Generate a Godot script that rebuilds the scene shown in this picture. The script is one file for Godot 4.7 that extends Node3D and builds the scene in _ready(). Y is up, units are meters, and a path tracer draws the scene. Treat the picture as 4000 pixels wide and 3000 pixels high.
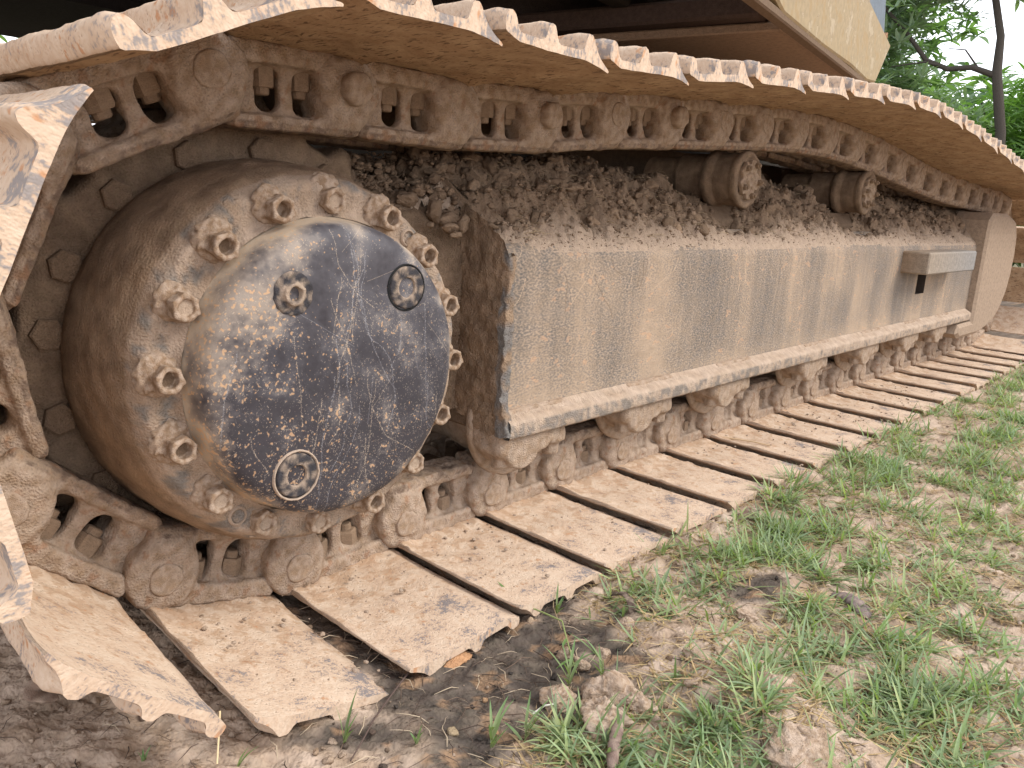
extends Node3D

# ---------------------------------------------------------------- mesh builder
class MB:
	var v := PackedVector3Array()
	var c := PackedColorArray()
	var uv := PackedVector2Array()
	var idx := PackedInt32Array()
	func add(p: Vector3, col: Color, t := Vector2.ZERO) -> int:
		v.append(p)
		c.append(col)
		uv.append(t)
		return v.size() - 1
	func tri(a: int, b: int, d: int) -> void:
		idx.append(a)
		idx.append(b)
		idx.append(d)
	func quad(a: int, b: int, d: int, e: int) -> void:
		idx.append_array(PackedInt32Array([a, b, d, a, d, e]))
	# vertices laid out row by row: n rows of m; normal is (along row) x (across rows) turned outwards by flip
	func grid_index(first: int, rows: int, cols: int, flip: bool, wrap := false) -> void:
		for i in range(rows - 1):
			for j in range(cols if wrap else cols - 1):
				var j2 := (j + 1) % cols
				var a := first + i * cols + j
				var b := first + i * cols + j2
				var d := first + (i + 1) * cols + j2
				var e := first + (i + 1) * cols + j
				if flip:
					idx.append_array(PackedInt32Array([a, e, d, a, d, b]))
				else:
					idx.append_array(PackedInt32Array([a, b, d, a, d, e]))
	# a flat convex or simple polygon in 3D, unshared vertices
	func face(pts: Array, col: Color, out: Vector3) -> void:
		var first := v.size()
		for p in pts:
			add(p, col)
		for k in range(1, pts.size() - 1):
			var n: Vector3 = (pts[k + 1] - pts[0]).cross(pts[k] - pts[0])
			if n.dot(out) >= 0.0:
				tri(first, first + k, first + k + 1)
			else:
				tri(first, first + k + 1, first + k)
	func normals() -> PackedVector3Array:
		var n := PackedVector3Array()
		n.resize(v.size())
		var k := 0
		while k < idx.size():
			var a := idx[k]
			var b := idx[k + 1]
			var d := idx[k + 2]
			var m := (v[d] - v[a]).cross(v[b] - v[a])
			n[a] += m
			n[b] += m
			n[d] += m
			k += 3
		for i in range(n.size()):
			var l := n[i].length()
			n[i] = n[i] / l if l > 1e-20 else Vector3.UP
		return n
	func mesh() -> ArrayMesh:
		var arr := []
		arr.resize(Mesh.ARRAY_MAX)
		arr[Mesh.ARRAY_VERTEX] = v
		arr[Mesh.ARRAY_NORMAL] = normals()
		arr[Mesh.ARRAY_COLOR] = c
		arr[Mesh.ARRAY_TEX_UV] = uv
		arr[Mesh.ARRAY_INDEX] = idx
		var m := ArrayMesh.new()
		m.add_surface_from_arrays(Mesh.PRIMITIVE_TRIANGLES, arr)
		return m

# ---------------------------------------------------------------- colours (linear base colours)
const DUST := Color(0.475, 0.363, 0.275)
const DUSTP := Color(0.425, 0.32, 0.24)
const CLAY := Color(0.33, 0.228, 0.152)
const MUD := Color(0.205, 0.140, 0.094)
const DARKMUD := Color(0.060, 0.050, 0.043)
const STEEL := Color(0.088, 0.087, 0.092)
const RUST := Color(0.33, 0.185, 0.10)
const PIN := 0.19
var S := Vector2(0.208, 0.322)   # hub axis, in x and y

var rng := RandomNumberGenerator.new()
var N1 := FastNoiseLite.new()   # broad
var N2 := FastNoiseLite.new()   # middling
var N3 := FastNoiseLite.new()   # fine
var NC := FastNoiseLite.new()   # crumbs (cellular)
var M := {}

func noise_of(s: int, f: float, octaves := 3, kind := FastNoiseLite.TYPE_SIMPLEX_SMOOTH) -> FastNoiseLite:
	var n := FastNoiseLite.new()
	n.seed = s
	n.frequency = f
	n.noise_type = kind
	n.fractal_type = FastNoiseLite.FRACTAL_FBM if octaves > 1 else FastNoiseLite.FRACTAL_NONE
	n.fractal_octaves = octaves
	return n

func ss(a: float, b: float, x: float) -> float:
	var t := clampf((x - a) / (b - a), 0.0, 1.0)
	return t * t * (3.0 - 2.0 * t)

# ---------------------------------------------------------------- scene tree helpers
func numbered(parent: Node, called: String) -> String:
	if not parent.has_node(called):
		return called
	var k := 1
	while parent.has_node("%s_%03d" % [called, k]):
		k += 1
	return "%s_%03d" % [called, k]

var counts := {}
func fresh(parent: Node, called: String) -> String:
	var key := str(parent.get_instance_id()) + called
	var k: int = counts.get(key, 0)
	counts[key] = k + 1
	return called if k == 0 else "%s_%03d" % [called, k]

func obj(called: String, mesh: Mesh, mat: Material, parent: Node = self, at := Transform3D()) -> MeshInstance3D:
	var o := MeshInstance3D.new()
	o.name = fresh(parent, called)
	o.mesh = mesh
	o.material_override = mat
	o.transform = at
	parent.add_child(o, true)
	return o

func node(called: String, parent: Node = self, at := Transform3D()) -> Node3D:
	var o := Node3D.new()
	o.name = fresh(parent, called)
	o.transform = at
	parent.add_child(o, true)
	return o

func tag(o: Node, label: String, category: String, group := "", kind := "") -> void:
	o.set_meta("label", label)
	if category: o.set_meta("category", category)
	if group: o.set_meta("group", group)
	if kind: o.set_meta("kind", kind)

func scatter(called: String, mesh: Mesh, mat: Material, xf: Array, cols: Array, parent: Node = self) -> MultiMeshInstance3D:
	var mm := MultiMesh.new()
	mm.transform_format = MultiMesh.TRANSFORM_3D
	mm.use_colors = cols.size() > 0
	mm.mesh = mesh
	mm.instance_count = xf.size()
	for i in range(xf.size()):
		mm.set_instance_transform(i, xf[i])
		if cols.size():
			mm.set_instance_color(i, cols[i])
	var o := MultiMeshInstance3D.new()
	o.name = fresh(parent, called)
	o.multimesh = mm
	o.material_override = mat
	parent.add_child(o, true)
	return o

# ---------------------------------------------------------------- textures
func bytes_of(n: FastNoiseLite, w: int, h: int) -> PackedByteArray:
	var im := n.get_seamless_image(w, h, false, false, 0.12, true)
	im.convert(Image.FORMAT_L8)
	return im.get_data()

func tex_l(data: PackedByteArray, w: int, h: int) -> ImageTexture:
	return ImageTexture.create_from_image(Image.create_from_data(w, h, false, Image.FORMAT_L8, data))

func tex_rgb(data: PackedByteArray, w: int, h: int) -> ImageTexture:
	return ImageTexture.create_from_image(Image.create_from_data(w, h, false, Image.FORMAT_RGB8, data))

func grain_textures() -> void:
	var w := 512
	var a := bytes_of(noise_of(3, 0.02, 4), w, w)
	var b := bytes_of(noise_of(4, 0.11, 3), w, w)
	var cell := noise_of(5, 0.075, 2, FastNoiseLite.TYPE_CELLULAR)
	cell.cellular_return_type = FastNoiseLite.RETURN_DISTANCE2_SUB
	var d := bytes_of(cell, w, w)
	# colour grain: mostly pale, with dark pits and a few paler grains
	var g := PackedByteArray()
	g.resize(w * w)
	var hgt := PackedByteArray()
	hgt.resize(w * w)
	for i in range(w * w):
		var x := 0.92 + 0.16 * (a[i] / 255.0 - 0.5) + 0.16 * (b[i] / 255.0 - 0.5)
		if b[i] < 70:
			x *= 0.72 + 0.28 * (b[i] / 70.0)
		g[i] = clampi(int(x * 255.0), 0, 255)
		hgt[i] = clampi(int(0.55 * b[i] + 0.25 * a[i] + 0.2 * d[i]), 0, 255)
	M.t_grain = tex_l(g, w, w)
	M.t_height = tex_l(hgt, w, w)
	# crumbly height
	var e := bytes_of(noise_of(8, 0.03, 4), w, w)
	var crumb := PackedByteArray()
	crumb.resize(w * w)
	for i in range(w * w):
		crumb[i] = clampi(int(0.45 * d[i] + 0.35 * e[i] + 0.2 * b[i]), 0, 255)
	M.t_crumb = tex_l(crumb, w, w)
	# steel with dust caught in its pits: pale specks over a dark ground, multiplied over a vertex colour
	var st := PackedByteArray()
	st.resize(w * w * 3)
	for i in range(w * w):
		var k := clampf((b[i] - 120.0) / 50.0, 0.0, 1.0) * 0.75 + 0.25 * (a[i] / 255.0)
		st[i * 3] = int(lerpf(96.0, 255.0, k))
		st[i * 3 + 1] = int(lerpf(98.0, 250.0, k))
		st[i * 3 + 2] = int(lerpf(108.0, 242.0, k))
	M.t_speck = tex_rgb(st, w, w)

func mat(tex: Texture2D, hgt: Texture2D, scale: float, bump: float, rough := 0.95, spec := 0.25, world := false) -> StandardMaterial3D:
	var m := StandardMaterial3D.new()
	m.vertex_color_use_as_albedo = true
	m.roughness = rough
	m.metallic_specular = spec
	if tex:
		m.albedo_texture = tex
	if hgt:
		m.heightmap_enabled = true
		m.heightmap_texture = hgt
		m.heightmap_scale = bump
	m.uv1_triplanar = true
	m.uv1_world_triplanar = world
	m.uv1_scale = Vector3.ONE * scale
	return m

func make_materials() -> void:
	grain_textures()
	M.mud = mat(M.t_grain, M.t_height, 5.0, 0.34)
	M.mudfine = mat(M.t_grain, M.t_height, 9.0, 0.12)
	M.crumb = mat(M.t_grain, M.t_crumb, 6.0, 0.5)
	M.soil = mat(M.t_grain, M.t_crumb, 3.2, 0.5, 0.97, 0.2, true)
	M.steel = mat(M.t_speck, M.t_height, 7.0, 0.12, 0.6, 0.4)
	M.paint = mat(M.t_grain, null, 2.0, 0.0, 0.55, 0.4)
	M.dark = mat(null, null, 1.0, 0.0, 0.7, 0.3)
	var gl := StandardMaterial3D.new()
	gl.vertex_color_use_as_albedo = true
	gl.roughness = 0.55
	gl.metallic_specular = 0.3
	gl.backlight_enabled = true
	gl.backlight = Color(0.8, 0.9, 0.5)
	M.leaf = gl
	var dr := StandardMaterial3D.new()
	dr.vertex_color_use_as_albedo = true
	dr.roughness = 0.85
	dr.metallic_specular = 0.25
	M.dry = dr
	M.clod = mat(M.t_grain, M.t_crumb, 7.0, 0.28, 0.97, 0.2, true)
	M.bark = mat(M.t_grain, M.t_crumb, 6.0, 0.6)

# ---------------------------------------------------------------- basic shapes
func chamfer_box(mb: MB, lo: Vector3, hi: Vector3, b: float, col: Color) -> void:
	var cen := (lo + hi) * 0.5
	var h := (hi - lo) * 0.5
	b = minf(b, minf(h.x, minf(h.y, h.z)) * 0.49)
	var axes := [Vector3.RIGHT, Vector3.UP, Vector3.BACK]
	for ax in range(3):
		for s in [-1.0, 1.0]:
			var a1 := (ax + 1) % 3
			var a2 := (ax + 2) % 3
			var pts := []
			for k in [[-1, -1], [1, -1], [1, 1], [-1, 1]]:
				var p := Vector3.ZERO
				p[ax] = s * h[ax]
				p[a1] = k[0] * (h[a1] - b)
				p[a2] = k[1] * (h[a2] - b)
				pts.append(cen + p)
			mb.face(pts, col, axes[ax] * s)
	for ax in range(3):   # edges along ax
		var a1 := (ax + 1) % 3
		var a2 := (ax + 2) % 3
		for s in [-1.0, 1.0]:
			for t in [-1.0, 1.0]:
				var pts := []
				for k in [[-1, 0], [1, 0], [1, 1], [-1, 1]]:
					var p := Vector3.ZERO
					p[ax] = k[0] * (h[ax] - b)
					p[a1] = s * (h[a1] - (b if k[1] else 0.0))
					p[a2] = t * (h[a2] - (0.0 if k[1] else b))
					pts.append(cen + p)
				var o := Vector3.ZERO
				o[a1] = s
				o[a2] = t
				mb.face(pts, col, o)
	for sx in [-1.0, 1.0]:
		for sy in [-1.0, 1.0]:
			for sz in [-1.0, 1.0]:
				var sg := Vector3(sx, sy, sz)
				var pts := []
				for ax in range(3):
					var p := Vector3.ZERO
					for q in range(3):
						p[q] = sg[q] * (h[q] - (0.0 if q == ax else b))
					pts.append(cen + p)
				mb.face(pts, col, sg)

# surface of revolution round the local z axis: profile of (z, r), going outwards along the skin
func lathe(prof: Array, seg: int, col: Callable, step := 0.006, amp := 0.0, nz: FastNoiseLite = null, uvr := 0.0) -> ArrayMesh:
	var pr := []
	for k in range(prof.size() - 1):
		var a: Vector2 = prof[k]
		var b: Vector2 = prof[k + 1]
		var n := maxi(1, int(a.distance_to(b) / step))
		for i in range(n):
			pr.append(a.lerp(b, float(i) / n))
	pr.append(prof[-1])
	var arc := []
	arc.resize(pr.size())
	arc[-1] = pr[-1].y
	for i in range(pr.size() - 2, -1, -1):
		arc[i] = arc[i + 1] + pr[i].distance_to(pr[i + 1])
	var mb := MB.new()
	for i in range(pr.size()):
		var q: Vector2 = pr[i]
		for j in range(seg):
			var t := TAU * j / seg
			var p := Vector3(cos(t) * q.y, sin(t) * q.y, q.x)
			if amp > 0.0 and q.y > 0.002:
				var e := nz.get_noise_3dv(p) * amp
				p.z += e
				p += Vector3(cos(t), sin(t), 0) * e
			mb.add(p, col.call(p), Vector2(0.5 + cos(t) * arc[i] / (2.0 * uvr), 0.5 - sin(t) * arc[i] / (2.0 * uvr)) if uvr > 0.0 else Vector2(t, q.x))
	mb.grid_index(0, pr.size(), seg, true, true)
	return mb.mesh()

# tube along points
func tube(mb: MB, pts: Array, rad: Array, seg: int, col: Color, cap := true) -> void:
	var first := mb.v.size()
	var up := Vector3.UP
	for i in range(pts.size()):
		var d: Vector3 = (pts[mini(i + 1, pts.size() - 1)] - pts[maxi(i - 1, 0)]).normalized()
		if absf(d.dot(up)) > 0.95:
			up = Vector3.RIGHT
		var x := d.cross(up).normalized()
		var y := x.cross(d)
		up = y
		for j in range(seg):
			var t := TAU * j / seg
			mb.add(pts[i] + (x * cos(t) + y * sin(t)) * rad[i], col, Vector2(float(j) / seg, i))
	mb.grid_index(first, pts.size(), seg, false, true)
	if cap:
		for e in [0, pts.size() - 1]:
			var cc := mb.add(pts[e], col)
			for j in range(seg):
				var a: int = first + e * seg + j
				var b: int = first + e * seg + (j + 1) % seg
				if e == 0:
					mb.tri(cc, b, a)
				else:
					mb.tri(cc, a, b)

# lump: a broken, faceted clod: planes cut a ball, noise roughens the faces
func lump(seed_: int, seg: int, rings: int, squash: Vector3, rough: float, col: Color, col2: Color) -> ArrayMesh:
	var r := RandomNumberGenerator.new()
	r.seed = seed_ * 7 + 1
	var planes := []
	for k in range(17):
		var d := Vector3(r.randfn(), r.randfn(), r.randfn()).normalized()
		planes.append([d, r.randf_range(0.55, 0.98)])
	var n := noise_of(seed_, 1.3, 3)
	var n2 := noise_of(seed_ + 9, 4.5, 4)
	var mb := MB.new()
	for i in range(rings + 1):
		var ph := PI * i / rings
		for j in range(seg):
			var t := TAU * j / seg
			var d := Vector3(sin(ph) * cos(t), cos(ph), sin(ph) * sin(t))
			var rad := 1.15
			for q in planes:
				var c: float = d.dot(q[0])
				if c > 0.05:
					rad = smin(rad, q[1] / c, 0.08)
			rad += n.get_noise_3dv(d) * rough * 0.45 + n2.get_noise_3dv(d) * rough * 0.30
			mb.add(d * rad * squash, col.lerp(col2, clampf(0.5 + 1.5 * n2.get_noise_3dv(d * 0.8), 0, 1)))
	mb.grid_index(0, rings + 1, seg, true, true)
	return mb.mesh()

# ---------------------------------------------------------------- surface nets
static func rb(px: float, py: float, pz: float, bx: float, by: float, bz: float, r: float) -> float:
	var qx := absf(px) - bx + r
	var qy := absf(py) - by + r
	var qz := absf(pz) - bz + r
	var mx := maxf(qx, 0.0)
	var my := maxf(qy, 0.0)
	var mz := maxf(qz, 0.0)
	return sqrt(mx * mx + my * my + mz * mz) + minf(maxf(qx, maxf(qy, qz)), 0.0) - r

static func rb2(px: float, py: float, bx: float, by: float, r: float) -> float:
	var qx := absf(px) - bx + r
	var qy := absf(py) - by + r
	var mx := maxf(qx, 0.0)
	var my := maxf(qy, 0.0)
	return sqrt(mx * mx + my * my) + minf(maxf(qx, qy), 0.0) - r

static func cylz(dx: float, dy: float, dz: float, rad: float, h: float, r: float) -> float:
	var a := sqrt(dx * dx + dy * dy) - rad + r
	var b := absf(dz) - h + r
	var ma := maxf(a, 0.0)
	var mb := maxf(b, 0.0)
	return sqrt(ma * ma + mb * mb) + minf(maxf(a, b), 0.0) - r

static func smin(a: float, b: float, k: float) -> float:
	var h := maxf(k - absf(a - b), 0.0) / k
	return minf(a, b) - h * h * k * 0.25

static func smax(a: float, b: float, k: float) -> float:
	var h := maxf(k - absf(a - b), 0.0) / k
	return maxf(a, b) + h * h * k * 0.25

func nets(f: Callable, lo: Vector3, hi: Vector3, cell: float, col: Callable) -> MB:
	var nx := int((hi.x - lo.x) / cell) + 2
	var ny := int((hi.y - lo.y) / cell) + 2
	var nz := int((hi.z - lo.z) / cell) + 2
	var g := PackedFloat32Array()
	g.resize(nx * ny * nz)
	var q := 0
	for k in range(nz):
		for j in range(ny):
			for i in range(nx):
				g[q] = f.call(lo.x + i * cell, lo.y + j * cell, lo.z + k * cell)
				q += 1
	var id := PackedInt32Array()
	id.resize(nx * ny * nz)
	id.fill(-1)
	var mb := MB.new()
	var sx := 1
	var sy := nx
	var sz := nx * ny
	var off := [0, sx, sy, sx + sy, sz, sx + sz, sy + sz, sx + sy + sz]
	var edges := [[0, 1], [2, 3], [4, 5], [6, 7], [0, 2], [1, 3], [4, 6], [5, 7], [0, 4], [1, 5], [2, 6], [3, 7]]
	var cor := [Vector3(0, 0, 0), Vector3(1, 0, 0), Vector3(0, 1, 0), Vector3(1, 1, 0), Vector3(0, 0, 1), Vector3(1, 0, 1), Vector3(0, 1, 1), Vector3(1, 1, 1)]
	for k in range(nz - 1):
		for j in range(ny - 1):
			for i in range(nx - 1):
				var b := i + j * sy + k * sz
				var neg := 0
				for o in off:
					if g[b + o] < 0.0:
						neg += 1
				if neg == 0 or neg == 8:
					continue
				var sum := Vector3.ZERO
				var cnt := 0
				for e in edges:
					var va := g[b + off[e[0]]]
					var vb := g[b + off[e[1]]]
					if (va < 0.0) != (vb < 0.0):
						var pa: Vector3 = cor[e[0]]
						sum += pa.lerp(cor[e[1]], va / (va - vb))
						cnt += 1
				var p := lo + (Vector3(i, j, k) + sum / cnt) * cell
				id[b] = mb.add(p, col.call(p))
	for k in range(1, nz - 1):
		for j in range(1, ny - 1):
			for i in range(1, nx - 1):
				var b := i + j * sy + k * sz
				var s0 := g[b] < 0.0
				if s0 != (g[b + sx] < 0.0):
					quad_of(mb, id[b - sy - sz], id[b - sz], id[b], id[b - sy], s0)
				if s0 != (g[b + sy] < 0.0):
					quad_of(mb, id[b - sx - sz], id[b - sx], id[b], id[b - sz], s0)
				if s0 != (g[b + sz] < 0.0):
					quad_of(mb, id[b - sx - sy], id[b - sy], id[b], id[b - sx], s0)
	return mb

func quad_of(mb: MB, a: int, b: int, c: int, d: int, s: bool) -> void:
	if a < 0 or b < 0 or c < 0 or d < 0:
		return
	if s:
		mb.quad(a, d, c, b)
	else:
		mb.quad(a, b, c, d)

func mirrored(mb: MB) -> ArrayMesh:
	var o := MB.new()
	for i in range(mb.v.size()):
		o.add(mb.v[i] * Vector3(1, 1, -1), mb.c[i])
	var k := 0
	while k < mb.idx.size():
		o.tri(mb.idx[k], mb.idx[k + 2], mb.idx[k + 1])
		k += 3
	return o.mesh()

# ---------------------------------------------------------------- track: link plate
var link_seed := 0
var link_mud := 0.0
var LN := FastNoiseLite.new()

func sd_link(u: float, v: float, z: float) -> float:
	# pin frame: u from the inner pin (0) to the boss pin (PIN), v outwards to the shoe, z sideways
	var rail := rb(u - 0.122, v + 0.0495, z - 0.087, 0.087, 0.0085, 0.031, 0.004)
	var seat := rb(u - 0.096, v - 0.029, z - 0.088, 0.068, 0.0125, 0.036, 0.005)
	var web := rb(u - 0.10, v + 0.01, z - 0.098, 0.075, 0.045, 0.010, 0.003)
	var w1 := rb2(u - 0.1365, v + 0.0115, 0.0185, 0.0275, 0.014)
	var w2 := rb2(u - 0.0835, v + 0.0105, 0.0170, 0.0265, 0.013)
	web = smax(web, -minf(w1, w2), 0.005)
	var du := u - PIN
	var boss := cylz(du, v + 0.002, z - 0.1, 0.0445, 0.032, 0.010)
	var neck := rb(u - 0.182, v + 0.012, z - 0.098, 0.026, 0.040, 0.027, 0.012)
	var ear := cylz(u, v, z - 0.062, 0.041, 0.020, 0.005)
	var arm := rb(u - 0.03, v - 0.004, z - 0.07, 0.04, 0.037, 0.020, 0.006)
	var d := smin(rail, web, 0.007)
	d = smin(d, seat, 0.007)
	d = smin(d, smin(boss, neck, 0.02), 0.012)
	d = smin(d, smin(ear, arm, 0.01), 0.012)
	if d < 0.02 and d > -0.02:
		d -= LN.get_noise_3d(u, v, z) * (0.0018 + 0.004 * link_mud) + link_mud * 0.0018
		if link_mud > 0.55:   # caked windows
			var plug := rb(u - 0.11, v - 0.004, z - 0.088, 0.05, 0.018, 0.012, 0.008)
			d = smin(d, plug - LN.get_noise_3d(u * 1.7, v * 1.7, z) * 0.012, 0.008)
	return d

func link_color(p: Vector3) -> Color:
	var n := N2.get_noise_3d(p.x * 60.0 + link_seed * 7.0, p.y * 60.0, p.z * 60.0)
	var c := CLAY.lerp(DUSTP, clampf(0.5 + n * 1.4 + link_mud * 0.5, 0, 1))
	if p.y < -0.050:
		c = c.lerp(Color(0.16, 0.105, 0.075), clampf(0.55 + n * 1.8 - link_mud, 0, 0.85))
	var r := N3.get_noise_3d(p.x * 45.0, p.y * 45.0 + link_seed, p.z * 45.0)
	if r > 0.33:
		c = c.lerp(Color(0.30, 0.15, 0.08), clampf((r - 0.33) * 4.0, 0, 0.55))
	return c

func build_links() -> void:
	M.links = []
	for k in range(4):
		link_seed = k
		link_mud = [0.05, 0.25, 0.5, 0.8][k]
		LN.seed = 40 + k
		LN.frequency = 38.0
		LN.fractal_octaves = 3
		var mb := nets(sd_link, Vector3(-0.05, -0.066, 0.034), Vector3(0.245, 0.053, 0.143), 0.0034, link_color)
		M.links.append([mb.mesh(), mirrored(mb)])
	# hexagon nut on its stud, standing on the link's seat: axis -v
	var mb := MB.new()
	var col := CLAY.lerp(MUD, 0.3)
	var rings := [[0.0, 0.0175], [0.022, 0.0175], [0.0255, 0.0155], [0.0256, 0.0098], [0.033, 0.0094], [0.0345, 0.0075], [0.0348, 0.0]]
	for k in range(rings.size() - 1):
		var seg := 6 if k < 3 else 12
		for j in range(seg):
			var t0 := TAU * j / seg
			var t1 := TAU * (j + 1) / seg
			var a := Vector3(cos(t0) * rings[k][1], -rings[k][0], sin(t0) * rings[k][1])
			var b := Vector3(cos(t1) * rings[k][1], -rings[k][0], sin(t1) * rings[k][1])
			var c := Vector3(cos(t1) * rings[k + 1][1], -rings[k + 1][0], sin(t1) * rings[k + 1][1])
			var d := Vector3(cos(t0) * rings[k + 1][1], -rings[k + 1][0], sin(t0) * rings[k + 1][1])
			var pts := [a, b, c, d] if rings[k + 1][1] > 0.0 else [a, b, c]
			mb.face(pts, col, (a + b + c + d) / 4.0 - Vector3(0, -rings[k][0] + (0.01 if k != 2 else 0.02), 0))
	M.nut = mb.mesh()
	var colr := func(p: Vector3) -> Color:
		return DUSTP.lerp(CLAY, clampf(0.5 + 2.0 * N2.get_noise_3dv(p * 90.0), 0, 1))
	M.pin_end = lathe([Vector2(-0.01, 0.0205), Vector2(0.0015, 0.0205), Vector2(0.003, 0.0185), Vector2(0.0032, 0.0)], 24, colr, 0.004, 0.0012, noise_of(61, 60.0, 2))
	M.pin_long = lathe([Vector2(-0.01, 0.0215), Vector2(0.013, 0.021), Vector2(0.017, 0.0175), Vector2(0.018, 0.0)], 24, colr, 0.004, 0.0015, noise_of(62, 60.0, 2))
	var dk := func(_p: Vector3) -> Color: return MUD
	M.bushing = lathe([Vector2(-0.044, 0.0), Vector2(-0.044, 0.0275), Vector2(0.044, 0.0275), Vector2(0.044, 0.0)], 20, dk, 0.02)

# ---------------------------------------------------------------- track: shoe
# (w, v, part that is grouser)
var SHOE_OUT := [[-0.0155, 0.007, 0.002], [-0.0165, 0.0085, 0.009], [-0.0145, 0.010, 0.0185], [-0.009, 0.010, 0.0235], [-0.003, 0.010, 0.0230], [0.0022, 0.010, 0.0165], [0.005, 0.010, 0.008], [0.0085, 0.010, 0.002], [0.014, 0.010, 0.0], [0.031, 0.010, 0.0], [0.049, 0.010, 0.0],
	[0.0555, 0.010, 0.003], [0.0590, 0.010, 0.012], [0.0622, 0.010, 0.0205], [0.0675, 0.010, 0.0235], [0.0730, 0.010, 0.0215], [0.0765, 0.010, 0.0135], [0.080, 0.010, 0.005], [0.086, 0.010, 0.0], [0.107, 0.010, 0.0], [0.126, 0.010, 0.0],
	[0.1325, 0.010, 0.003], [0.136, 0.010, 0.012], [0.1395, 0.010, 0.0205], [0.145, 0.010, 0.0235], [0.151, 0.010, 0.0215], [0.1555, 0.0095, 0.015], [0.160, 0.0080, 0.0085], [0.166, 0.0055, 0.0040], [0.173, 0.0025, 0.0012], [0.181, -0.0010, 0.0], [0.1865, -0.0040, 0.0], [0.1885, -0.0062, 0.0]]
var SHOE_IN := [[0.1870, -0.0082, 0.0], [0.179, -0.0062, 0.0], [0.169, -0.0040, 0.0], [0.156, -0.0022, 0.0], [0.14, -0.0004, 0.0], [0.122, 0.0, 0.0], [0.104, 0.0, 0.0], [0.086, 0.0, 0.0], [0.068, 0.0, 0.0], [0.05, 0.0, 0.0], [0.034, 0.0, 0.0], [0.02, 0.0, 0.0], [0.010, 0.0, 0.0], [0.002, 0.0025, 0.0], [-0.006, 0.0048, 0.0005], [-0.0125, 0.006, 0.001]]

func curve_through(pts: Array, sub: int) -> Array:
	var out := []
	for k in range(pts.size() - 1):
		var a: Array = pts[maxi(k - 1, 0)]
		var b: Array = pts[k]
		var c: Array = pts[k + 1]
		var d: Array = pts[mini(k + 2, pts.size() - 1)]
		for q in range(sub):
			var t := float(q) / sub
			var r := []
			for m in range(3):
				r.append(cubic_interpolate(b[m], c[m], a[m], d[m], t))
			out.append(r)
	out.append(pts[-1])
	return out

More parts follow.
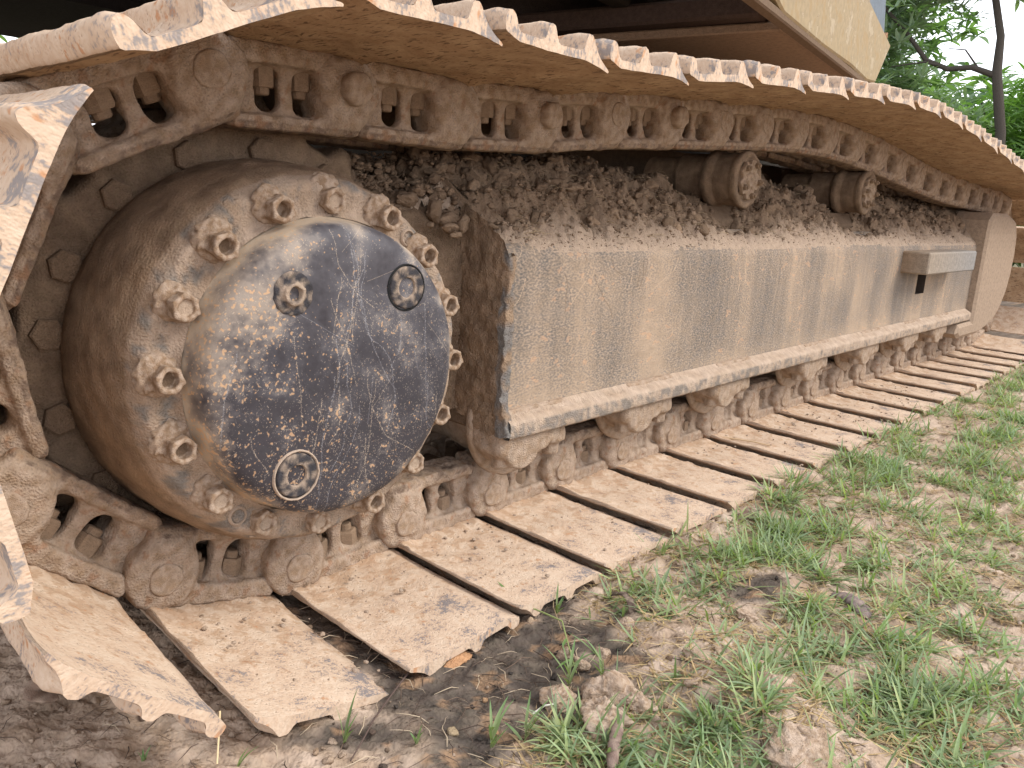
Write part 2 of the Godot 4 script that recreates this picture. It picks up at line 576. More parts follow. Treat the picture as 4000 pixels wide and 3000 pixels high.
func shoe_mesh(sd: int, top: bool) -> ArrayMesh:
	var loop := []
	for p in curve_through(SHOE_OUT, 2):
		loop.append([p[0], p[1], maxf(p[2], 0.0), 0])
	var along := []   # way along the skin, for the picture of its dirt
	var way := 0.0
	for k in range(loop.size()):
		if k > 0:
			way += Vector2(loop[k][0] - loop[k - 1][0], loop[k][1] + loop[k][2] - loop[k - 1][1] - loop[k - 1][2]).length()
		along.append(way)
	# finer steps along the inner face
	for k in range(SHOE_IN.size()):
		loop.append([SHOE_IN[k][0], SHOE_IN[k][1], SHOE_IN[k][2], 1])
		if k + 1 < SHOE_IN.size():
			loop.append([(SHOE_IN[k][0] + SHOE_IN[k + 1][0]) / 2, (SHOE_IN[k][1] + SHOE_IN[k + 1][1]) / 2, (SHOE_IN[k][2] + SHOE_IN[k + 1][2]) / 2, 1])
	var zs := []
	var z := -0.385
	while z < 0.384:
		zs.append(z)
		z += 0.03 if z < 0.05 else (0.008 if z < 0.34 else 0.005)
	zs.append(0.385)
	var nm := loop.size()
	var mb := MB.new()
	var o := sd * 3.7
	var nb := noise_of(100 + sd, 7.0, 3)
	var nf := noise_of(200 + sd, 42.0, 3)
	var ends := []
	for zi in range(zs.size()):
		z = zs[zi]
		var az := absf(z)
		var wob := 0.6 + 0.5 * nb.get_noise_2d(z * 0.3, 9.0)
		var g := lerpf(0.86 if top else 0.5, 1.0, 1.0 - ss(0.366 if top else 0.345, 0.3855, az + 0.004 * nb.get_noise_2d(3.0, sd)))
		var trim := ss(0.355, 0.387, az)
		trim = trim * trim * 0.012 * wob
		var ring := []
		for k in range(nm):
			var q: Array = loop[k]
			var w: float = q[0] * 0.944 + 0.0276
			var v: float = q[1] + q[2] * g * (1.0 + 0.10 * nb.get_noise_2d(z * 2.0, q[0] * 30.0)) + 0.041
			# corners worn round in plan
			w = lerpf(w, 0.1, trim * 4.0)
			var e := nf.get_noise_3d(w, z, q[3] * 0.2)
			var b := nb.get_noise_3d(w, z, 0.0)
			v += b * 0.0016 + e * 0.0007
			w += e * 0.0009 * (1.0 if q[0] < 0.0 or q[0] > 0.17 else 0.2)
			var mud := 0.0
			if q[3] == 1:
				mud = maxf(0.0, b + 0.25 * e + 0.02) * 0.006
				mud *= 1.0 - ss(0.25, 0.37, z)
				mud += maxf(0.0, nf.get_noise_3d(w * 0.8, z * 0.8, 5.0) - 0.18) * 0.008 * (1.0 - ss(0.2, 0.36, z))
				if not top:
					mud += 0.006 * (1.0 - ss(0.12, 0.19, z)) * (0.6 + e)
				v -= mud
			elif top and q[2] < 0.004 and q[0] > 0.005 and q[0] < 0.165:
				mud = maxf(0.0, b * 0.8 + 0.5 * e + 0.05) * 0.009 * (1.0 - ss(0.30, 0.36, z))
				v += mud
			ring.append(Vector2(w, v))
			mb.add(Vector3(w, v, z), Color.WHITE, Vector2(0.5 + 0.495 * along[k] / way if q[3] == 0 else clampf(w / 0.21, 0.01, 0.99) * 0.5, minf(az / 0.39, 0.995)))
		if zi == 0 or zi == zs.size() - 1:
			ends.append([ring, z])
	mb.grid_index(0, zs.size(), nm, false, true)
	for e in ends:
		var ring: Array = e[0]
		var tri := Geometry2D.triangulate_polygon(PackedVector2Array(ring))
		var first := mb.v.size()
		for p in ring:
			var n := nf.get_noise_3d(p.x * 2.0, p.y * 2.0, 3.0 + sd)
			mb.add(Vector3(p.x, p.y, e[1]), Color.WHITE, Vector2(0.5 + clampf(p.x / 0.21, 0.01, 0.99) * 0.5, 0.93 + (p.y - 0.04) * 1.6))
		var k := 0
		while k < tri.size():
			var a := mb.v[first + tri[k]]
			var n := (mb.v[first + tri[k + 2]] - a).cross(mb.v[first + tri[k + 1]] - a)
			if n.z * e[1] >= 0.0:
				mb.tri(first + tri[k], first + tri[k + 1], first + tri[k + 2])
			else:
				mb.tri(first + tri[k], first + tri[k + 2], first + tri[k + 1])
			k += 3
	return mb.mesh()

# picture of one shoe's dirt: left half the inner face, right half the outer; up the picture runs from the chain to the end
func shoe_textures(sd: int, top: bool) -> StandardMaterial3D:
	var W := 512
	var H := 1024
	if not M.has("sn"):
		M.sn = [bytes_of(noise_of(801, 0.008, 4), 512, 512), bytes_of(noise_of(802, 0.05, 4), 512, 512), bytes_of(noise_of(803, 0.17, 3), 512, 512), bytes_of(noise_of(804, 0.016, 4), 512, 512)]
	var na: PackedByteArray = M.sn[0]
	var nb: PackedByteArray = M.sn[1]
	var nc: PackedByteArray = M.sn[2]
	var nd: PackedByteArray = M.sn[3]
	var data := PackedByteArray()
	data.resize(W * H * 3)
	var hgt := PackedByteArray()
	hgt.resize(W * H)
	for y in range(H):
		var z := 0.39 * y / H
		var zi := int(z * 1900.0) + sd * 131
		var zc := int(z * 700.0) + sd * 57
		for x in range(W):
			var inner := x < 256
			var w := (0.21 if inner else 0.30) * (x & 255) / 256.0
			var wi := int(w * 1900.0) + sd * 77 + (0 if inner else 211)
			var lo := na[((zi & 511) << 9) | (wi & 511)] / 255.0 - 0.5
			var md := nb[((zi & 511) << 9) | (wi & 511)] / 255.0 - 0.5
			var fi := nc[((zi & 511) << 9) | (wi & 511)] / 255.0 - 0.5
			var lb := nd[((zi & 511) << 9) | ((wi + 97) & 511)] / 255.0 - 0.5
			var r := 0.0
			var g := 0.0
			var b := 0.0
			var h := 0.5 + 0.5 * md + 0.45 * fi + 0.2 * lo
			if inner and top:
				# brown underside: dark scrapes along the plate
				var sc := nb[((zc & 511) << 9) | ((wi * 2) & 511)] / 255.0 - 0.5
				var t := clampf(0.45 + lo * 1.3 + md * 0.5, 0.0, 1.0)
				r = lerpf(174.0, 148.0, t)
				g = lerpf(146.0, 118.0, t)
				b = lerpf(116.0, 90.0, t)
				if sc > 0.16:
					var k := clampf((sc - 0.16) * 7.0, 0.0, 0.7)
					r = lerpf(r, 82.0, k)
					g = lerpf(g, 62.0, k)
					b = lerpf(b, 48.0, k)
					h -= 0.3 * k
			else:
				var t := clampf(0.42 + lo * 1.1 + md * 0.9, 0.0, 1.0)
				r = lerpf(196.0, 180.0, t)
				g = lerpf(174.0, 151.5, t)
				b = lerpf(152.0, 127.0, t)
				# small dark pits and flakes
				var cap := y > 900 and not inner
				if fi + md * 0.6 < -0.37 and not cap:
					r *= 0.80
					g *= 0.77
					b *= 0.75
					h -= 0.2
				var end := clampf((z - 0.20) / 0.17, 0.0, 1.0)
				var bare: float
				# brown mud smeared out from the chain
				var smear := clampf((lb * 1.3 + md * 0.5 + 0.42 - z * 2.2) * 2.2, 0.0, 0.6) * (0.8 if inner else 0.4)
				r = lerpf(r, 160.0, smear)
				g = lerpf(g, 128.0, smear)
				b = lerpf(b, 100.0, smear)
				if top:
					var rim := clampf((z - 0.29) / 0.09, 0.0, 1.0)
					bare = lo * 1.2 + md * 1.0 + fi * 0.5 + rim * 0.32 - 0.34
				elif inner:
					bare = lo * 1.4 + md * 0.9 + fi * 1.0 + end * (0.50 if w < 0.09 else 0.30) - 0.56
					if z < 0.17:
						bare -= 0.3
				else:
					bare = lo * 1.0 + md * 0.8 + fi * 0.6 - 0.16
				if bare > 0.0:
					var k := clampf(bare * 3.0, 0.0, 0.72)
					r = lerpf(r, 122.0 if top else 104.0, k)
					g = lerpf(g, 120.0 if top else 103.0, k)
					b = lerpf(b, 122.0 if top else 108.0, k)
					h -= 0.15 * k
				if cap:
					bare = lo * 1.0 + lb * 0.8 + 0.06
				var ru := lb * 0.9 + md * 0.9 + fi * 0.4 + (0.10 * end if top else (-0.12 if inner else 0.12)) - 0.36
				if cap:
					ru = lb * 0.9 - 0.22
				if ru > 0.0:
					var k := clampf(ru * 6.0, 0.0, 0.75)
					r = lerpf(r, 176.0, k)
					g = lerpf(g, 126.0, k)
					b = lerpf(b, 90.0, k)
			var i := y * W + x
			data[i * 3] = int(clampf(r, 0.0, 255.0))
			data[i * 3 + 1] = int(clampf(g, 0.0, 255.0))
			data[i * 3 + 2] = int(clampf(b, 0.0, 255.0))
			hgt[i] = int(clampf(h * 255.0, 0.0, 255.0))
	var m := StandardMaterial3D.new()
	m.vertex_color_use_as_albedo = true
	m.albedo_texture = tex_rgb(data, W, H)
	m.heightmap_enabled = true
	m.heightmap_texture = tex_l(hgt, W, H)
	m.heightmap_scale = 0.15
	m.roughness = 0.9
	m.metallic_specular = 0.3
	return m

# ---------------------------------------------------------------- track: path of the pins
func pins() -> Array:
	var p := []
	# round the sprocket, then the sagging upper run
	for q in [[-0.120, 0.193], [-0.155, 0.389], [-0.076, 0.571], [0.118, 0.655], [0.309, 0.658], [0.499, 0.657], [0.690, 0.666], [0.880, 0.688], [1.070, 0.702], [1.261, 0.715], [1.451, 0.728], [1.642, 0.738], [1.832, 0.740], [2.022, 0.733], [2.213, 0.720], [2.403, 0.703], [2.593, 0.684], [2.783, 0.668], [2.973, 0.656], [3.163, 0.648], [3.353, 0.641], [3.543, 0.636], [3.70, 0.632]]:
		p.append(Vector2(q[0], q[1]))
	# round the idler, equal chords down to the ground run
	var ic := Vector2(3.76, 0.334)
	var r := 0.298
	var a0 := atan2(p[-1].y - ic.y, p[-1].x - ic.x)
	var a1 := -PI / 2 - 0.02
	var n := 6
	for k in range(1, n):
		var a := lerpf(a0, a1, float(k) / n)
		p.append(ic + Vector2(cos(a), sin(a)) * r)
	var k := 19
	var dip := [0.063, 0.020, 0.034, 0.036, 0.039, 0.040, 0.038, 0.036, 0.037, 0.036, 0.038, 0.037]
	while k >= 0:
		p.append(Vector2(0.0346 + PIN * k + (0.006 if k == 0 else 0.0), dip[k] if k < dip.size() else 0.037))
		k -= 1
	return p

func build_track(ex: Node3D) -> void:
	build_links()
	M.shoes_top = []
	M.shoes_low = []
	for k in range(4):
		M.shoes_top.append(shoe_mesh(k, true))
		M.shoes_low.append(shoe_mesh(10 + k, false))
	var skin_top := [shoe_textures(1, true), shoe_textures(2, true)]
	var skin_low := [shoe_textures(3, false), shoe_textures(4, false), shoe_textures(5, false)]
	var p := pins()
	var n := p.size()
	var rg := RandomNumberGenerator.new()
	rg.seed = 77
	for i in range(n):
		var a: Vector2 = p[i]
		var b: Vector2 = p[(i + 1) % n]
		var d := (b - a).normalized()
		var t := Transform3D(Basis(Vector3(d.x, d.y, 0) * (a.distance_to(b) / PIN), Vector3(-d.y, d.x, 0), Vector3.BACK), Vector3(a.x, a.y, 0))
		var lk := node("track_link", ex, t)
		var low := d.x < -0.4 and a.y < 0.2
		var var_shoe := rg.randi_range(0, 3)
		var tilt := Basis(Vector3.RIGHT, rg.randf_range(-0.004, 0.004))
		var lift := 0.0
		if i >= n - 2:   # the two plates on soft ground under the sprocket: their outer ends hang
			tilt = Basis(Vector3.RIGHT, -0.045)
		var lower := low or i > n - 2
		obj("track_shoe", (M.shoes_low if lower else M.shoes_top)[var_shoe], skin_low[i % 3] if lower else skin_top[i % 2], lk, Transform3D(tilt, Vector3(0, lift, 0)))
		var lv := rg.randi_range(0, 1)
		if low:
			lv = 1 if a.x < 0.6 else (2 if a.x < 1.0 else rg.randi_range(2, 3))
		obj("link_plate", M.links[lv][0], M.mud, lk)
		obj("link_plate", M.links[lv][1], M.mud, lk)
		for s in [1.0, -1.0]:
			for u in [0.084, 0.136]:
				if lv == 3 and s > 0.0:
					continue
				obj("nut", M.nut, M.mudfine, lk, Transform3D(Basis(Vector3.UP, rg.randf() * 3.0), Vector3(u, 0.0175, 0.091 * s)))
		var long := i in [3, 5, 7] and not low
		if rg.randf() < 0.8 or long:
			obj("pin_end", M.pin_long if long else M.pin_end, M.mudfine, lk, Transform3D(Basis(), Vector3(PIN, 0, 0.1325 + link_extra(lv))))
		obj("bushing", M.bushing, M.mud, lk)

func link_extra(lv: int) -> float:
	return [0.0005, 0.001, 0.0015, 0.0025][lv]

# ---------------------------------------------------------------- final drive and sprocket
func drum_color(p: Vector3) -> Color:
	var n := N2.get_noise_3d(p.x * 22.0, p.y * 22.0, p.z * 22.0)
	var f := N3.get_noise_3d(p.x * 40.0, p.y * 40.0, p.z * 40.0)
	var r := Vector2(p.x, p.y).length()
	var c := CLAY.lerp(MUD, clampf(0.35 + n, 0, 1))
	if p.z > 0.195:
		c = DUSTP.lerp(CLAY, clampf(0.3 + n * 0.9, 0, 1))
		var bare := f * 1.1 + n * 0.6 - 0.16 - ss(0.19, 0.178, r) * 0.5
		if bare > 0.0:
			c = c.lerp(Color(0.195, 0.18, 0.165), clampf(bare * 3.5, 0, 0.8))
	return c

func cover_texture() -> ImageTexture:
	var w := 1024
	var a := bytes_of(noise_of(301, 0.006, 5), w, w)
	var b := bytes_of(noise_of(302, 0.42, 2), w, w)
	var d := bytes_of(noise_of(303, 0.035, 3), w, w)
	var e := bytes_of(noise_of(304, 0.055, 2), w, w)
	var data := PackedByteArray()
	data.resize(w * w * 3)
	for y in range(w):
		var fy := (y / float(w) - 0.5)
		for x in range(w):
			var i := y * w + x
			var fx := (x / float(w) - 0.5)
			var r := sqrt(fx * fx + fy * fy) * 2.5
			var br := a[i] / 255.0
			var fine := b[i] / 255.0
			var mid := d[i] / 255.0
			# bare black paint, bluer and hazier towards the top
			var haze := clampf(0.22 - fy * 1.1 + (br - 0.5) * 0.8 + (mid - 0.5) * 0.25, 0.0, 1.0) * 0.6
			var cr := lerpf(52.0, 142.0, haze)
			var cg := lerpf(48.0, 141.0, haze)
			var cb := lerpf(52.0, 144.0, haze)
			# dust film: at the rim, to the left and in soft patches
			var k := clampf((0.4 * mid + br - 0.85) * 0.7, 0.0, 0.22) + clampf(fy + 0.05, 0.0, 1.0) * 0.12
			k = maxf(k, clampf((r - 0.90) * 4.0 + (br - 0.5) * 1.2, 0.0, 0.85))
			k = maxf(k, clampf((-fx * 0.9 - fy * 0.62 - 0.24) * 3.0 + (br - 0.5) * 0.7 + (mid - 0.5) * 0.3, 0.0, 0.5))
			k = maxf(k, clampf((-fx * 0.9 + fy * 0.2 - 0.29) * 5.0 + (br - 0.5) * 0.8 + (mid - 0.5) * 0.3, 0.0, 0.65))
			k *= 0.9 + 0.2 * fine
			cr = lerpf(cr, 196.0, minf(k, 0.9))
			cg = lerpf(cg, 174.0, minf(k, 0.9))
			cb = lerpf(cb, 148.0, minf(k, 0.9))
			# orange clay splashes, most of them to the lower left
			var o := e[i] / 255.0 + 0.22 * clampf(-fx + 0.1, -0.5, 0.5) + 0.12 * fy + (br - 0.5) * 0.25
			if o > 0.78:
				var t := clampf((o - 0.78) * 9.0, 0.0, 0.7)
				cr = lerpf(cr, 200.0, t)
				cg = lerpf(cg, 156.0, t)
				cb = lerpf(cb, 114.0, t)
			data[i * 3] = clampi(int(cr), 0, 255)
			data[i * 3 + 1] = clampi(int(cg), 0, 255)
			data[i * 3 + 2] = clampi(int(cb), 0, 255)
	var im := Image.create_from_data(w, w, false, Image.FORMAT_RGB8, data)
	var rg := RandomNumberGenerator.new()
	rg.seed = 5
	# dust caught in the pits: thousands of fine pale specks, thickest low down and to the right
	for k in range(26000):
		var x := rg.randi_range(120, w - 125)
		var y := rg.randi_range(120, w - 125)
		var fx := x / float(w) - 0.5
		var fy := y / float(w) - 0.5
		var field := 0.30 + 0.9 * clampf(fy + 0.12, 0.0, 1.0) + 0.5 * clampf(fx, 0.0, 1.0) + (a[y * w + x] / 255.0 - 0.5) * 1.3
		if rg.randf() > field:
			continue
		var col := Color8(198, 178, 154).lerp(Color8(150, 136, 122), rg.randf())
		var n := 1 + int(3.4 * pow(rg.randf(), 2.0))
		var dx := rg.randi_range(-1, 1)
		for q in range(n):
			im.set_pixel(x, y, im.get_pixel(x, y).lerp(col, 0.75))
			if n > 2:
				im.set_pixel(x + 1, y, im.get_pixel(x + 1, y).lerp(col, 0.6))
			x += dx
			y += 1
	# scratches and dried runs
	for k in range(34):
		var x := (rg.randf_range(0.44, 0.62) if k < 16 else rg.randf_range(0.18, 0.82)) * w
		var y := rg.randf_range(0.08, 0.7) * w
		var run := k < 26
		var dir := rg.randf_range(1.35, 1.75) if run else rg.randf_range(0.3, 2.9)
		var len := rg.randf_range(120, 420) if run else rg.randf_range(60, 240)
		var col := Color8(200, 178, 152) if rg.randf() < 0.7 else Color8(160, 158, 160)
		for s in range(int(len)):
			dir += rg.randf_range(-0.06, 0.06) if run else 0.0
			x += cos(dir)
			y += sin(dir)
			if rg.randf() < (0.72 if run else 0.85) and x > 2 and y > 2 and x < w - 3 and y < w - 3:
				var c0 := im.get_pixel(int(x), int(y))
				im.set_pixel(int(x), int(y), c0.lerp(col, 0.65))
				if run and rg.randf() < 0.6:
					im.set_pixel(int(x) + rg.randi_range(-2, 2), int(y), col)
	return ImageTexture.create_from_image(im)

var bolt_v := 0
var BN := FastNoiseLite.new()
func sd_bolt(x: float, y: float, z: float) -> float:
	var k := cos(PI / 6)
	var hx := maxf(absf(x), maxf(absf(x * 0.5 + y * k), absf(x * 0.5 - y * k))) - 0.0142
	var d := smax(hx, absf(z - 0.009) - 0.0185, 0.0025)
	var hole := sqrt(x * x + y * y) - 0.0085
	var depth: float = [0.006, 0.016, 0.0235, 0.0225][bolt_v]
	d = smax(d, -maxf(hole, depth - z), 0.003)
	# mud banked round the foot, more of it on the upper side
	var mx := x + 0.003
	var my := y - 0.004
	var skirt: float = sqrt(mx * mx + my * my * 0.8 + z * z * 3.4) - [0.021, 0.023, 0.020, 0.025][bolt_v]
	skirt -= BN.get_noise_3d(x * 0.7, y * 0.7, z + 3.0) * 0.004
	d = smin(d, skirt, 0.003)
	return d - BN.get_noise_3d(x, y, z) * 0.0011

func bolt_color(p: Vector3) -> Color:
	var n := N3.get_noise_3d(p.x * 110.0 + bolt_v, p.y * 110.0, p.z * 110.0)
	var c := DUSTP.lerp(CLAY, clampf(0.4 + n * 1.5, 0, 1))
	if p.z > 0.008:
		c = c.lerp(Color(0.27, 0.175, 0.11), clampf(0.3 + n * 1.6, 0, 0.8))
		if Vector2(p.x, p.y).length() < 0.008:
			c = DUST.lerp(CLAY, 0.3) if bolt_v != 1 else MUD
	return c

func build_drive(ex: Node3D) -> void:
	var dr := node("final_drive", ex, Transform3D(Basis(), Vector3(S.x, S.y, 0)))
	var nd := noise_of(71, 26.0, 4)
	obj("drum", lathe([Vector2(0.02, 0.222), Vector2(0.055, 0.240), Vector2(0.07, 0.2425), Vector2(0.10, 0.2415), Vector2(0.15, 0.2365), Vector2(0.185, 0.229), Vector2(0.203, 0.221), Vector2(0.211, 0.216), Vector2(0.2135, 0.211), Vector2(0.2135, 0.190), Vector2(0.2155, 0.1845), Vector2(0.222, 0.1795)], 260, drum_color, 0.005, 0.0026, nd), M.mud, dr)
	# cover: black painted plate with rounded rim, standing proud of the bolt ring
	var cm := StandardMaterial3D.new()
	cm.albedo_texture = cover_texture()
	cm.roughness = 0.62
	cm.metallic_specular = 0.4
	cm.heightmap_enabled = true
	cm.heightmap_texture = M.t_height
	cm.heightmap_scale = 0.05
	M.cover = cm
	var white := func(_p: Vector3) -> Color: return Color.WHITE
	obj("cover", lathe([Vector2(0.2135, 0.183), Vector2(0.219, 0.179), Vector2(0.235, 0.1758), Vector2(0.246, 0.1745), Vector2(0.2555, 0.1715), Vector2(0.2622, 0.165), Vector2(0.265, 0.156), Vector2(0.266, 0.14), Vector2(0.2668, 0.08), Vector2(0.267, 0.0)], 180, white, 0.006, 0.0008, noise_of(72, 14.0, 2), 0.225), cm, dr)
	# bolts
	BN.seed = 90
	BN.frequency = 95.0
	BN.fractal_octaves = 2
	var bm := []
	for k in range(4):
		bolt_v = k
		bm.append(nets(sd_bolt, Vector3(-0.031, -0.031, -0.004), Vector3(0.031, 0.031, 0.034), 0.0016, bolt_color).mesh())
	var rg := RandomNumberGenerator.new()
	rg.seed = 8
	for k in range(16):
		var a := deg_to_rad(87.0 + 22.5 * k)
		var kind: int = [3, 0, 1, 2, 1, 1, 2, 3, 2, 1, 2, 1, 0, 1, 0, 1][k]
		var tl := Basis(Vector3(rg.randf_range(-1, 1), rg.randf_range(-1, 1), 0).normalized(), rg.randf_range(0, 0.05)) * Basis(Vector3.BACK, rg.randf_range(-0.3, 0.3))
		var b := obj("bolt", bm[kind], M.mudfine, dr, Transform3D(tl, Vector3(cos(a) * 0.1975, sin(a) * 0.1975, 0.2128 - (0.012 if k in [0, 7, 8] else 0.0))))
		if kind == 0:
			b.set_meta("label", "rusty hollow hexagon bolt with an open empty bore")
	# two small open holes in the flange, drawn as recessed cups
	var dark := func(p: Vector3) -> Color: return MUD.lerp(DUSTP, ss(0.0075, 0.009, Vector2(p.x, p.y).length()))
	var cup := lathe([Vector2(-0.001, 0.012), Vector2(0.0018, 0.0105), Vector2(0.0018, 0.0085), Vector2(-0.012, 0.008), Vector2(-0.012, 0.0)], 20, dark, 0.004)
	for q in [50.0, -125.0]:
		var a := deg_to_rad(q)
		obj("flange_hole", cup, M.mudfine, dr, Transform3D(Basis(), Vector3(cos(a) * 0.201, sin(a) * 0.201, 0.2145)))
	# plugs in the cover
	var pc := func(p: Vector3) -> Color:
		var r := Vector2(p.x, p.y).length()
		var n := N3.get_noise_3d(p.x * 80.0, p.y * 80.0, 0.0)
		return Color(0.055, 0.052, 0.055).lerp(DUSTP, clampf(0.16 + n * 1.3 + ss(0.0145, 0.012, r) * 0.9, 0, 0.95))
	var plug := lathe([Vector2(-0.002, 0.0275), Vector2(-0.002, 0.0262), Vector2(0.0016, 0.0258), Vector2(0.0022, 0.024), Vector2(0.0022, 0.0135), Vector2(0.001, 0.0125), Vector2(-0.007, 0.012), Vector2(-0.009, 0.0)], 48, pc, 0.003, 0.0008, noise_of(73, 120.0, 2))
	var ringc := func(_p: Vector3) -> Color: return Color(0.03, 0.028, 0.03)
	var gap := lathe([Vector2(-0.003, 0.0292), Vector2(0.0006, 0.0288), Vector2(0.0006, 0.0268), Vector2(-0.003, 0.0262)], 48, ringc, 0.003)
	var dust := func(_p: Vector3) -> Color: return DUST
	var rim := lathe([Vector2(-0.002, 0.0305), Vector2(0.0012, 0.0298), Vector2(0.0016, 0.0287), Vector2(0.0008, 0.0278), Vector2(-0.002, 0.0272)], 48, dust, 0.0015, 0.0005, noise_of(74, 150.0, 2))
	var spots := [[0.085, 0.098], [-0.070, -0.110]]
	for k in range(2):
		var at := Transform3D(Basis(), Vector3(spots[k][0], spots[k][1], 0.2672))
		obj("plug_cap", plug, M.mudfine, dr, at)
		obj("plug_rim", gap if k == 0 else rim, M.mudfine, dr, at)
	# smaller recessed plug with a dished surround
	var dish := lathe([Vector2(-0.001, 0.0245), Vector2(0.0014, 0.0225), Vector2(0.0004, 0.019), Vector2(0.001, 0.0135), Vector2(0.005, 0.0125), Vector2(0.0055, 0.0085), Vector2(-0.005, 0.0075), Vector2(-0.006, 0.0)], 40, pc, 0.002, 0.0012, noise_of(75, 90.0, 2))
	obj("filler_plug", dish, M.mudfine, dr, Transform3D(Basis(), Vector3(-0.072, 0.098, 0.2672)))

	# sprocket: toothed plate behind the drum
	var sp := node("sprocket", ex, Transform3D(Basis(), Vector3(S.x, S.y, 0)))
	var mb := MB.new()
	var seg := 21 * 10
	var dcol := func(p: Vector3) -> Color: return MUD.lerp(CLAY, clampf(0.4 + N2.get_noise_3d(p.x * 20.0, p.y * 20.0, p.z * 20.0), 0, 1))
	var prof := [[-0.04, 0.10, 0.0], [-0.04, 0.28, 0.0], [-0.03, 0.290, 1.0], [0.0, 0.291, 1.0], [0.03, 0.290, 1.0], [0.041, 0.283, 0.35], [0.045, 0.276, 0.0], [0.046, 0.235, 0.0], [0.046, 0.20, 0.0]]
	for q in prof:
		for j in range(seg):
			var t := TAU * j / seg
			var tooth := ss(-0.35, 0.75, cos(21.0 * (t - 0.42))) * 0.020
			var r: float = q[1] + tooth * q[2] - (0.004 * q[2] * (1.0 - tooth / 0.020))
			var e := nd.get_noise_3d(cos(t) * r, sin(t) * r, q[0]) * 0.003
			var p := Vector3(cos(t) * (r + e), sin(t) * (r + e), q[0] + e)
			mb.add(p, dcol.call(p))
	mb.grid_index(0, prof.size(), seg, true, true)
	obj("toothed_ring", mb.mesh(), M.mud, sp)
	var hb := MB.new()
	for j in range(6):
		var a0 := TAU * j / 6
		var a1 := TAU * (j + 1) / 6
		var p0 := Vector3(cos(a0), sin(a0), 0) * 0.0195
		var p1 := Vector3(cos(a1), sin(a1), 0) * 0.0195
		var up := Vector3(0, 0, 0.0075)
		var i0 := p0 * 0.9 + Vector3(0, 0, 0.0095)
		var i1 := p1 * 0.9 + Vector3(0, 0, 0.0095)
		hb.face([p0, p1, p1 + up, p0 + up], MUD.lerp(CLAY, 0.4), p0 + p1)
		hb.face([p0 + up, p1 + up, i1, i0], MUD.lerp(CLAY, 0.4), p0 + p1 + Vector3(0, 0, 0.05))
		hb.face([i0, i1, Vector3(0, 0, 0.0095)], MUD.lerp(CLAY, 0.4), Vector3.BACK)
	var hm := hb.mesh()
	for k in range(16):
		var a := deg_to_rad(172.0 + 22.8 * k)
		obj("hexagon_bolt", hm, M.mud, sp, Transform3D(Basis(Vector3.BACK, rg.randf() * 2.0), Vector3(cos(a) * 0.252, sin(a) * 0.252, 0.044)))

# ---------------------------------------------------------------- track frame
func plate_texture() -> ImageTexture:
	var w := 2048
	var h := 512
	var a := bytes_of(noise_of(401, 0.005, 4), w, h)
	var b := bytes_of(noise_of(402, 0.17, 2), w, h)
	var d := bytes_of(noise_of(403, 0.03, 3), w, h)
	# runs: one line of noise drawn out downwards
	var runs := PackedFloat32Array()
	var rn := noise_of(404, 0.045, 5)
	var rn2 := noise_of(405, 0.005, 3)
	for x in range(w):
		runs.append(rn.get_noise_1d(x) * 0.36 + rn2.get_noise_1d(x) * 0.6)
	var data := PackedByteArray()
	data.resize(w * h * 3)
	for y in range(h):
		var fy := y / float(h)   # 0 at the top
		var top := clampf((0.16 - fy) * 9.0, 0.0, 1.0)
		for x in range(w):
			var i := y * w + x
			var br := a[int(y * 0.4) * w + x] / 255.0
			var fine := b[i] / 255.0
			var mid := d[i] / 255.0
			var bare := 0.46 + (br - 0.5) * 0.55 + runs[x] * (0.30 + 0.35 * (1.0 - fy)) - fy * 0.10 + (mid - 0.5) * 0.4 - 0.25 * clampf((fy - 0.86) * 6.0, 0.0, 1.0)
			bare = clampf(bare - top * 0.6, 0.0, 0.80)
			var k := clampf(1.08 - bare * 1.15 + (fine - 0.5) * (0.5 + 1.5 * bare), 0.0, 1.0)
			var cr := lerpf(104.0, 180.0, k)
			var cg := lerpf(98.0, 157.0, k)
			var cb := lerpf(94.0, 134.0, k)
			if mid > 0.74 and br < 0.50:
				var t := clampf((mid - 0.74) * 8.0, 0.0, 0.45)
				cr = lerpf(cr, 192.0, t)
				cg = lerpf(cg, 150.0, t)
				cb = lerpf(cb, 116.0, t)
			var g := 0.9 + 0.2 * (mid - 0.5)
			data[i * 3] = clampi(int(cr * g), 0, 255)
			data[i * 3 + 1] = clampi(int(cg * g), 0, 255)
			data[i * 3 + 2] = clampi(int(cb * g), 0, 255)
	var im := Image.create_from_data(w, h, false, Image.FORMAT_RGB8, data)
	var rg := RandomNumberGenerator.new()
	rg.seed = 15
	for k in range(90):
		var x := rg.randf_range(20, w - 20)
		var y := rg.randf_range(10, h * 0.5)
		var dir := rg.randf_range(1.2, 1.9)
		for s in range(rg.randi_range(20, 130)):
			x = clampf(x + cos(dir), 2, w - 3)
			y = clampf(y + sin(dir), 2, h - 3)
			dir += rg.randf_range(-0.08, 0.08)
			im.set_pixel(int(x), int(y), im.get_pixel(int(x), int(y)).lerp(Color8(205, 175, 145) if k % 3 else Color8(90, 72, 60), 0.6))
	return ImageTexture.create_from_image(im)

